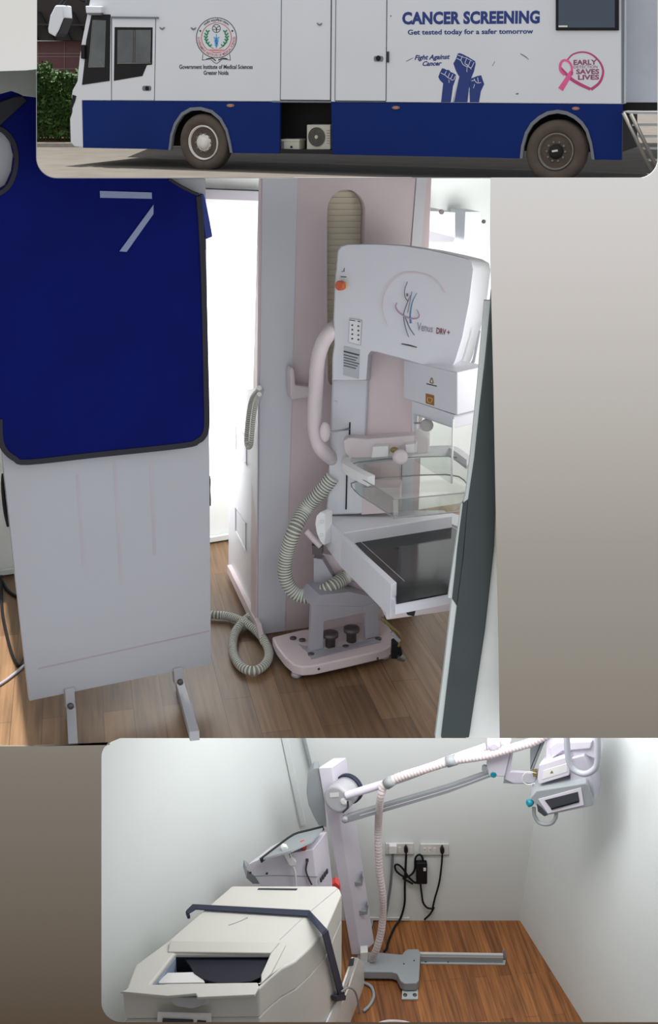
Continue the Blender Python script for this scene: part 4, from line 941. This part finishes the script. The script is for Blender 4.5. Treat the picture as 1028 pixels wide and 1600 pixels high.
# arms
AX = PX2(540, 5.36, 850, 5.20, 1220)
tube('upper_arm', lift(AX, [(540, 1243), (560, 1237), (630, 1215), (700, 1188), (760, 1167)]), px_m(AX, 640, 1210, 6.5), M_xlil, xr, seg=12)
lowa = [(541, 1276), (560, 1269.5), (700, 1229), (766, 1205.5), (768, 1214), (700, 1239.5), (560, 1281), (542, 1286)]
slab('lower_arm', lowa, AX, .03, M_xgrey, xr, off=.01, bevel=.003)
strokes('arm_groove', [([(562, 1274.5), (700, 1234), (764, 1211)], 1.0)], AX, M_xlil, xr, off=.012)
lathe('arm_pin', on(AX.shift(.02), 539, 1280), AX.n, [(hk_ * 4.5, -.02), (hk_ * 4.5, .015), (hk_ * 2, .018)], M_xgrey, xr, seg=16)
sl = lift(AX.shift(.045), [(596, 1232), (606, 1223), (625, 1214), (650, 1206), (705, 1189), (735, 1184), (765, 1179), (800, 1169), (830, 1160), (850, 1150), (870, 1140)])
tube('cable_sleeve', sl, px_m(AX, 700, 1190, 7.2), M_mesh, xr, rib=.06, ribstep=.018, seg=20, smooth_shade=False, groove_shade=M_groove_shade2)
for a, b in (((603, 1226), (615, 1218)), ((698, 1191), (712, 1187))):
    tube('sleeve_clamp', lift(AX.shift(.045), [a, b]), px_m(AX, 700, 1190, 8.6), M_xgrey, xr, seg=16)
vh = [(599, 1226), (594, 1250), (591, 1290), (591, 1330), (593, 1365), (598, 1400), (598, 1430), (595, 1458), (587, 1486), (577, 1505), (566, 1513)]
zs = [AX.shift(.045)] * 2 + [XP.shift(.10)] * 4 + [XP.shift(.08)] * 3 + [XP.shift(.03)] * 2
tube('drop_hose', [on(p, x, y) for (x, y), p in zip(vh, zs)], px_m(XP, 592, 1350, 5.8), M_mesh, xr, rib=.08, ribstep=.02, seg=20, smooth_shade=False, groove_shade=M_groove_shade2)
# elbow unit
slab('elbow_block', [(761, 1158), (778, 1154), (799, 1156), (797, 1176), (789, 1214), (764, 1214), (760, 1200)], AX, .08, M_xlil, xr, off=.02, bevel=.008)
lathe('elbow_cap', on(AX.shift(.02), 771, 1210.5), AX.n, [(hk_ * 4.6, 0), (hk_ * 4.2, .006)], M_teal, xr, seg=20)
lathe('elbow_joint', on(AX.shift(.03), 772, 1163), AX.n, [(hk_ * 9, -.02), (hk_ * 9, .02), (hk_ * 5, .028)], M_xlil, xr, seg=24)
lathe('elbow_screw', on(AX.shift(.02), 757, 1201), AX.n, [(hk_ * 4, -.02), (hk_ * 4, .01)], M_xgrey, xr, seg=14)
slab('yoke', [(797, 1165), (804, 1163), (797, 1206), (830, 1208), (838, 1207), (838, 1224), (794, 1223), (787, 1218)], AX, .02, M_xlil, xr, off=.005, bevel=.003)
strokes('yoke_edge', [([(800, 1166), (788, 1217), (793, 1223.5), (838, 1224.5)], 1.4)], AX, M_xgrey, xr, off=.007)
# x-ray head
TP = PX2(828, 5.18, 930, 5.02, 1220)
slab('tube_support', [(828, 1140), (852, 1140), (850, 1160), (832, 1204), (828, 1225)], TP, .03, M_xgrey, xr, off=-.03, bevel=.003)
strokes('support_edge', [([(851, 1146), (829, 1201)], 1.2)], TP, M_xdark, xr, off=-.028)
th = lift(TP, [(852, 1140), (930, 1140), (938, 1190), (912, 1180), (852, 1194)])
loft('tube_housing', [th, [p + Vector((.05, .14, 0)) for p in th]], M_xlil, xr, bevel=.01)
slab('housing_step', [(858, 1168), (868, 1160), (925, 1158), (922, 1170), (878, 1174), (862, 1186)], TP, .02, M_xlil, xr, off=.02, bevel=.006)
bxp = [(842, 1195), (853, 1192), (888, 1181), (890, 1186), (889, 1212), (842, 1226), (839, 1216)]
slab('control_box', bxp, TP, .1, M_xlil, xr, off=.05, bevel=.006)
slab('control_panel', [(849, 1204), (886, 1193), (886, 1206), (847, 1218)], TP, .002, M_label, xr, off=.052)
slab('caution_mark', [(859, 1208.5), (862, 1204), (864.5, 1208)], TP, .001, M_brass, xr, off=.0535)
cf = [(828, 1247), (838, 1236), (914, 1224), (918, 1228), (927, 1258), (925, 1260), (852, 1275)]
cfa = lift(TP.shift(.07), cf)
loft('collimator', [cfa, [p + Vector((.05, .18, .04)) for p in cfa]], M_xgrey, xr, bevel=.006)
slab('collimator_face', [(841, 1249), (908, 1231), (912, 1258), (856, 1271)], TP, .004, M_xlil, xr, off=.074)
slab('collimator_window', [(851, 1250.5), (902.5, 1237.5), (905, 1252), (862, 1265)], TP, .003, M_xdark, xr, off=.077)
strokes('window_shutter', [([(861, 1264.5), (904, 1252.5)], 2.5)], TP, M_black, xr, off=.0785)
sc_ = lift(TP.shift(.05), [(914, 1224), (918, 1226), (929, 1259), (926, 1262)])
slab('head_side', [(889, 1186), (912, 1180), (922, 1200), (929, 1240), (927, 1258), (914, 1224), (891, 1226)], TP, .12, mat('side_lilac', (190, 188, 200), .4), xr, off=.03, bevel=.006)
u1 = [(885, 1140), (886, 1165), (889, 1190), (897, 1203), (912, 1209), (926, 1204), (933, 1193), (934, 1170), (933, 1140)]
tube('handle', lift(TP.shift(.13), u1), px_m(TP, 890, 1190, 4.8), mat('grey_handle', (168, 172, 180), .4), xr, seg=12)
u2 = [(834, 1262), (835, 1274), (841, 1284), (851, 1288), (862, 1286), (868, 1278), (869, 1270)]
tube('handle', lift(TP.shift(.05), u2), px_m(TP, 850, 1285, 3.0), M_xgrey, xr, seg=12)
lathe('knob', on(TP.shift(.06), 830, 1254), Vector((-1, -.4, 0)), [(.012, -.01), (.02, .005), (.02, .02), (.014, .024)], M_teal, xr, seg=16)
slab('collimator_dial', [(838, 1256), (846, 1262), (856, 1274), (850, 1276), (840, 1268)], TP, .03, M_xdark, xr, off=.075, bevel=.003)
tube('head_wire', lift(AX.shift(.03), [(838, 1208), (826, 1206), (818, 1211), (816, 1220), (824, 1226), (836, 1224)]), .003, M_label, xr, seg=6)
slab('wire_plug', [(832, 1206), (839, 1204), (840, 1213), (833, 1214)], AX, .02, M_brass, xr, off=.03)
# hooks on the post
for (x, y) in ((548, 1370), (556, 1415)):
    h_ = slab('cable_hook', [(x, y + 8), (x + 1.5, y), (x + 3, y + 8), (x + 16, y + 9), (x + 18, y - 1), (x + 20, y), (x + 18, y + 14), (x + 2, y + 16)], XP, .05, M_xgrey, xr, off=-.03, bevel=.002)
# base on the floor
foot_px = [(558, 1488), (566.7, 1486.8), (590, 1487.6), (628, 1491), (632, 1486), (637, 1482.8), (652.8, 1482.4), (657, 1488), (654.8, 1531), (651, 1536), (632, 1536.5), (626, 1533), (620, 1521), (612, 1518.5), (560, 1518)]
zslab('floor_base', foot_px, LZ + .075, .055, M_xgrey, xr, bevel=.006)
zslab('anchor_plate', [(629, 1541), (653, 1541), (653, 1561), (627.5, 1561)], LZ + .012, .01, mat('pale_grey_steel', (176, 184, 186), .45), xr)
for x in (633, 648): lathe('anchor_bolt', on(PZ(LZ + .012), x, 1555), (0, 0, 1), [(.012, 0), (.012, .005), (.004, .006)], M_bolt, xr, seg=12)
for x, y in ((631, 1506), (647, 1501)): lathe('base_screw', on(PZ(LZ + .075), x, y), (0, 0, 1), [(.005, 0), (.004, .003)], M_bolt, xr, seg=10)
slab('brake_box', [(563, 1489), (575, 1488), (574, 1506), (562, 1508)], XP, .06, M_label, xr, off=.06, bevel=.004)
# rail
rl = thing('floor_rail', 'grey steel rail bolted to the wooden floor beside the x-ray base', 'rail', on(PZ(LZ), 722, 1500))
zslab('rail_flange', [(657, 1498), (790, 1500), (789, 1507), (657, 1505.5)], LZ + .008, .007, mat('rail_grey', (172, 178, 178), .45), rl)
zslab('rail_top', [(656, 1487), (786, 1489), (786, 1492.5), (656, 1490.5)], LZ + .06, .02, mat('rail_bright', (196, 196, 194), .4), rl, bevel=.002)
q = lift(PZ(LZ + .045), [(656, 1490.5), (786, 1492.5), (786, 1497), (656, 1495)]); loft('rail_web', [q, [p - Vector((0, 0, .038)) for p in q]], M_xgrey, rl)
slab('rail_stop', [(785, 1489), (787, 1484), (792, 1493), (793, 1502), (789, 1504), (786, 1499)], PY(5.55), .02, M_galv, rl, bevel=.002)
for x in (665, 700, 741, 783): lathe('rail_bolt', on(PZ(LZ + .008), x, 1502.5), (0, 0, 1), [(.008, 0), (.007, .005)], M_bolt, rl, seg=10)
for pts, lab in (([(566, 1440), (580, 1437), (578, 1450), (566, 1456)], 'loop of grey cable on the floor behind the x-ray post'),
                 ([(568, 1535), (580, 1542), (584, 1556), (578, 1570), (568, 1580)], 'curl of grey cable on the floor beside the white reader'),
                 ([(585, 1602), (605, 1596), (630, 1597), (650, 1603)], 'end of a tan cable at the bottom edge of the wooden floor')):
    o = tube('floor_cable', lift(PZ(LZ + .012), pts), .009, M_xgrey if 'grey' in lab else M_mesh, None, seg=8); tag(o, lab, 'cable', 'cables on the x-ray room floor')

# --- control console behind the reader
KP = PX2(390, 5.12, 500, 5.22, 1350)
kc = thing('control_console', 'lilac white sloped control console with screen and red button by the left wall', 'console', on(KP, 450, 1420))
front = [(385, 1359), (388, 1350), (407, 1341.5), (489, 1327), (499, 1420), (430, 1420), (398, 1370)]
fr3 = lift(KP, front); bk = [(420, 1330), (424, 1322), (458, 1306), (511, 1299), (522, 1400), (470, 1400), (430, 1345)]
KPB = PX2(390, 5.34, 500, 5.42, 1350)
loft('body', [fr3, lift(KPB, bk)], M_xlil, kc, bevel=.004)
gp = [on(KP, 408, 1340.5), on(KPB, 458, 1304.5), on(KPB, 505, 1292), on(KP, 484, 1314), on(KP, 470, 1328)]
gpl = P3(gp[0], gp[1], gp[3])
slab('screen', [(407, 1342), (458, 1304), (505, 1292), (487, 1314), (455, 1329)], gpl, .01, M_xgrey, kc, off=.012)
bms = bmesh.new(); add_stroke(bms, [(406, 1342), (432, 1322), (458, 1303.5), (480, 1297), (505, 1290.8)], 2.2, gpl, .016, .02, smooth=3); finish('screen_bezel', bms, M_black, kc)
slab('underside', [(386, 1361), (398, 1370), (424, 1381), (395, 1381), (385, 1372)], KP, .1, M_xgrey, kc, off=-.02)
strokes('body_seam', [([(397, 1369), (440, 1368), (496, 1370)], 1.2)], KP, M_xgrey, kc, off=.002)
for x, y in ((391, 1363.5), (417, 1364.5)): lathe('screw', on(KP, x, y), KP.n, [(.007, 0), (.006, .004)], M_xdark, kc, seg=10)
lathe('emergency_button', on(KP.shift(.0), 474.5, 1322), Vector((0, -.25, 1)), [(.016, -.02), (.016, .01), (.022, .012), (.022, .024), (.016, .03)], M_redb, kc, seg=20)
slab('port', [(478, 1342), (482, 1342), (482, 1347), (478, 1347)], KP, .004, M_xdark, kc, off=.004)
tube('port_cable', lift(KP.shift(.01), [(480, 1346), (478, 1360), (483, 1374), (487, 1382)]), .005, M_xdark, kc, seg=8)
for i in range(4):
    slab('connector', [(501.5 + i * 3, 1373 - i * 4.2), (503.5 + i * 3, 1370 - i * 4.2), (504 + i * 3, 1376 - i * 4.2), (502.3 + i * 3, 1379 - i * 4.2)], PX2(499, 5.22, 520, 5.42, 1370), .008, M_xdark, kc, off=.010)
hs_ = thing('hand_switch', 'white hand switch with cord clipped to the front of the console', 'hand switch', on(KP.shift(.03), 455, 1355))
slab('grip', [(439, 1326), (443, 1322.5), (449, 1323), (453, 1331), (458, 1342), (463.5, 1346), (463, 1352), (456, 1355), (451, 1352), (447, 1343), (441, 1334)], KP, .03, M_label, hs_, off=.035, bevel=.006)
slab('trigger', [(451, 1335), (453, 1334.5), (455, 1340), (453, 1341)], KP, .004, M_xgrey, hs_, off=.037)
tube('cord', lift(KP.shift(.02), [(458, 1354), (461, 1364), (462, 1376), (462, 1386)]), .006, M_label, hs_, seg=8)

# --- cassette reader in the foreground
RZ = LZ + 1.0
rd = thing('cassette_reader', 'large white x-ray plate reader with open front slot in the foreground', 'reader', Vector((-.4, 4.7, LZ)))
def T(x, y, z=RZ): return on(PZ(z), x, y)
top = [T(361.5, 1384), T(400, 1382.5), T(518, 1383.5), T(526, 1386), T(534, 1397), T(500, 1432), T(438, 1490), T(414, 1524), T(196, 1542), T(211.6, 1507), T(270, 1457)]
def V(p, z): return Vector((p.x, p.y, z))
outl = [(361.5, 1384), (525, 1384), (531, 1389), (534, 1397), (509, 1453), (486, 1480), (462, 1502), (440, 1514), (420, 1530), (404, 1546), (190, 1549), (198, 1543), (211.6, 1507), (262, 1470)]
o3 = [T(x, y) for x, y in outl]
hole = [(273, 1490), (422, 1490), (406, 1534.5), (236, 1537)]
DEEP = .17
holed('cabinet_top', [outl, hole], PZ(RZ), DEEP, M_reader, rd, bevel=.012)
loft('cabinet', [[V(p, RZ - DEEP) for p in o3], [V(p, LZ + .03) for p in o3]], M_reader, rd, bevel=.01)
h3 = [T(x, y) for x, y in hole]; hc = sum(h3, Vector()) / 4
def inner(p, k=.985): return hc + (p - hc) * k
hi = [inner(p) for p in h3]
def wall4(nm, a, b, m):
    bmq = bmesh.new(); n = (b - a).cross(Vector((0, 0, 1))).normalized() * .004
    q = [a, b, V(b, RZ - DEEP + .002), V(a, RZ - DEEP + .002)]; q[0] = V(a, RZ - .02); q[1] = V(b, RZ - .02)
    add_loft(bmq, [q, [p + n for p in q]]); return finish(nm, bmq, m, rd)
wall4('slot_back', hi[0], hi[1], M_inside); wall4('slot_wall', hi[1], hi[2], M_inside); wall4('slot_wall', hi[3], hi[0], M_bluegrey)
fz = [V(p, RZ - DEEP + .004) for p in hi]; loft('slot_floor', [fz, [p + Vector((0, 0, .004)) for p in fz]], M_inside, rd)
el = [(284, 1492), (420, 1492), (407, 1527), (392, 1533), (365, 1536.5), (340, 1536), (318, 1530), (303, 1520), (296, 1508)]
zslab('cassette_disc', el, RZ - .03, .015, M_inside, rd, bevel=.003)
zslab('slot_shelf', [(250, 1531), (262, 1520), (302, 1519), (318, 1531), (320, 1535), (248, 1536)], RZ - .035, .01, M_label, rd)
ht = [T(266, 1469.5, RZ + .02), T(437, 1472, RZ + .02), T(423, 1489, RZ + .006), T(262, 1487, RZ + .006)]
loft('hood', [ht, [p - Vector((0, 0, .02)) for p in ht]], M_reader, rd, bevel=.004)
rc = [T(437, 1472, RZ + .02), T(447, 1475, RZ + .012), T(424, 1520, RZ + .012), T(408, 1536, RZ + .008), T(408, 1522, RZ + .012), T(423, 1489, RZ + .012)]
loft('right_cheek', [rc, [p - Vector((0, 0, .03)) for p in rc]], M_reader, rd, bevel=.006)
FPz = PX2(190, T(190, 1549).y - .012, 404, T(404, 1546).y - .012, 1549)
lipf = [(187, 1549), (198, 1546), (262, 1537), (402, 1535), (404.5, 1542), (398, 1554), (309, 1558), (306, 1552), (262, 1556)]
zslab('tray_lip', lipf, RZ + .02, .015, M_reader, rd, bevel=.004)
slab('chin_recess', [(262, 1558), (322, 1560), (318, 1570), (300, 1576), (275, 1572)], FPz, .006, M_glabel, rd, off=.004)
slab('display_surround', [(246, 1583), (330, 1585), (330, 1640), (243, 1640)], FPz, .01, M_label, rd, off=.012, bevel=.003)
slab('display', [(254, 1592), (302, 1594), (302, 1625), (252, 1625)], FPz, .004, M_inside, rd, off=.016)
slab('display', [(308, 1595), (322, 1596), (322, 1625), (308, 1625)], FPz, .004, M_inside, rd, off=.016)
a0, a1 = T(534, 1397), T(509, 1453)
SDP = P3(a0, a1, a0 + Vector((0, 0, -1)))
slab('side_strip', [(552, 1496), (560, 1497), (540, 1545), (520, 1612), (500, 1640), (492, 1640), (535, 1545)], SDP, .01, M_label, rd, off=.012)
slab('side_lower', [(560, 1498), (568, 1502), (573, 1640), (505, 1640), (530, 1580), (545, 1545)], SDP, .01, M_socket, rd, off=.010)
slab('status_window', [(547, 1498), (554, 1497), (552, 1509), (545, 1510)], SDP, .004, M_xdark, rd, off=.018)
tube('side_cable', lift(SDP.shift(.04), [(534, 1549), (545, 1543), (555, 1550), (560, 1570), (564, 1605)]), .006, M_xgrey, rd, seg=8)
strokes('top_seam', [([(528, 1388), (480, 1428), (437, 1468)], 1.0)], PZ(RZ), M_glabel, rd, off=.002)
zslab('vent', [(404, 1387.5), (465, 1388.2), (463, 1390.6), (402, 1389.8)], RZ + .003, .004, M_xdark, rd)
strokes('top_mark', [([(357, 1445.5), (370, 1441), (386, 1434)], .8), ([(385, 1434), (387, 1434)], 1.5)], PZ(RZ), M_xgrey, rd, off=.002)
# strap over the reader
sp_ = thing('strap', 'dark navy strap stretched across the top and side of the white reader', 'strap', T(420, 1420))
bmS = bmesh.new()
sa = [(291, 1424), (301, 1414), (484, 1423.5), (509, 1453)]; sb = [(294, 1429), (306, 1421.5), (480, 1432.5), (500, 1458)]
A3 = [T(x, y, RZ + .008) for x, y in sa]; B3 = [T(x, y, RZ + .008) for x, y in sb]
sdp = SDP.shift(.02)
A3 = A3[:3] + [on(sdp, 511, 1453), on(sdp, 537, 1553)]; B3 = B3[:3] + [on(sdp, 503, 1460), on(sdp, 528, 1556)]
for i in range(len(A3) - 1):
    a, b, c, d = A3[i], A3[i + 1], B3[i + 1], B3[i]; n = (b - a).cross(d - a).normalized() * .006
    add_loft(bmS, [[a, b, c, d], [a - n, b - n, c - n, d - n]])
finish('band', bmS, M_strap, sp_)
slab('anchor', [(525, 1557), (538, 1553), (541, 1556), (540, 1563), (527, 1565)], sdp, .03, M_strap, sp_, off=.012, bevel=.003)
slab('anchor', [(290, 1424), (294, 1423), (297, 1430), (293, 1431)], PZ(RZ + .008), .02, M_strap, sp_)
rt = slab('red_box', [(519, 1383), (524, 1379), (530, 1384), (532, 1393), (528, 1392), (519, 1388)], PY(5.05), .05, M_redb, None); tag(rt, 'small red object just behind the back edge of the white reader', 'box')
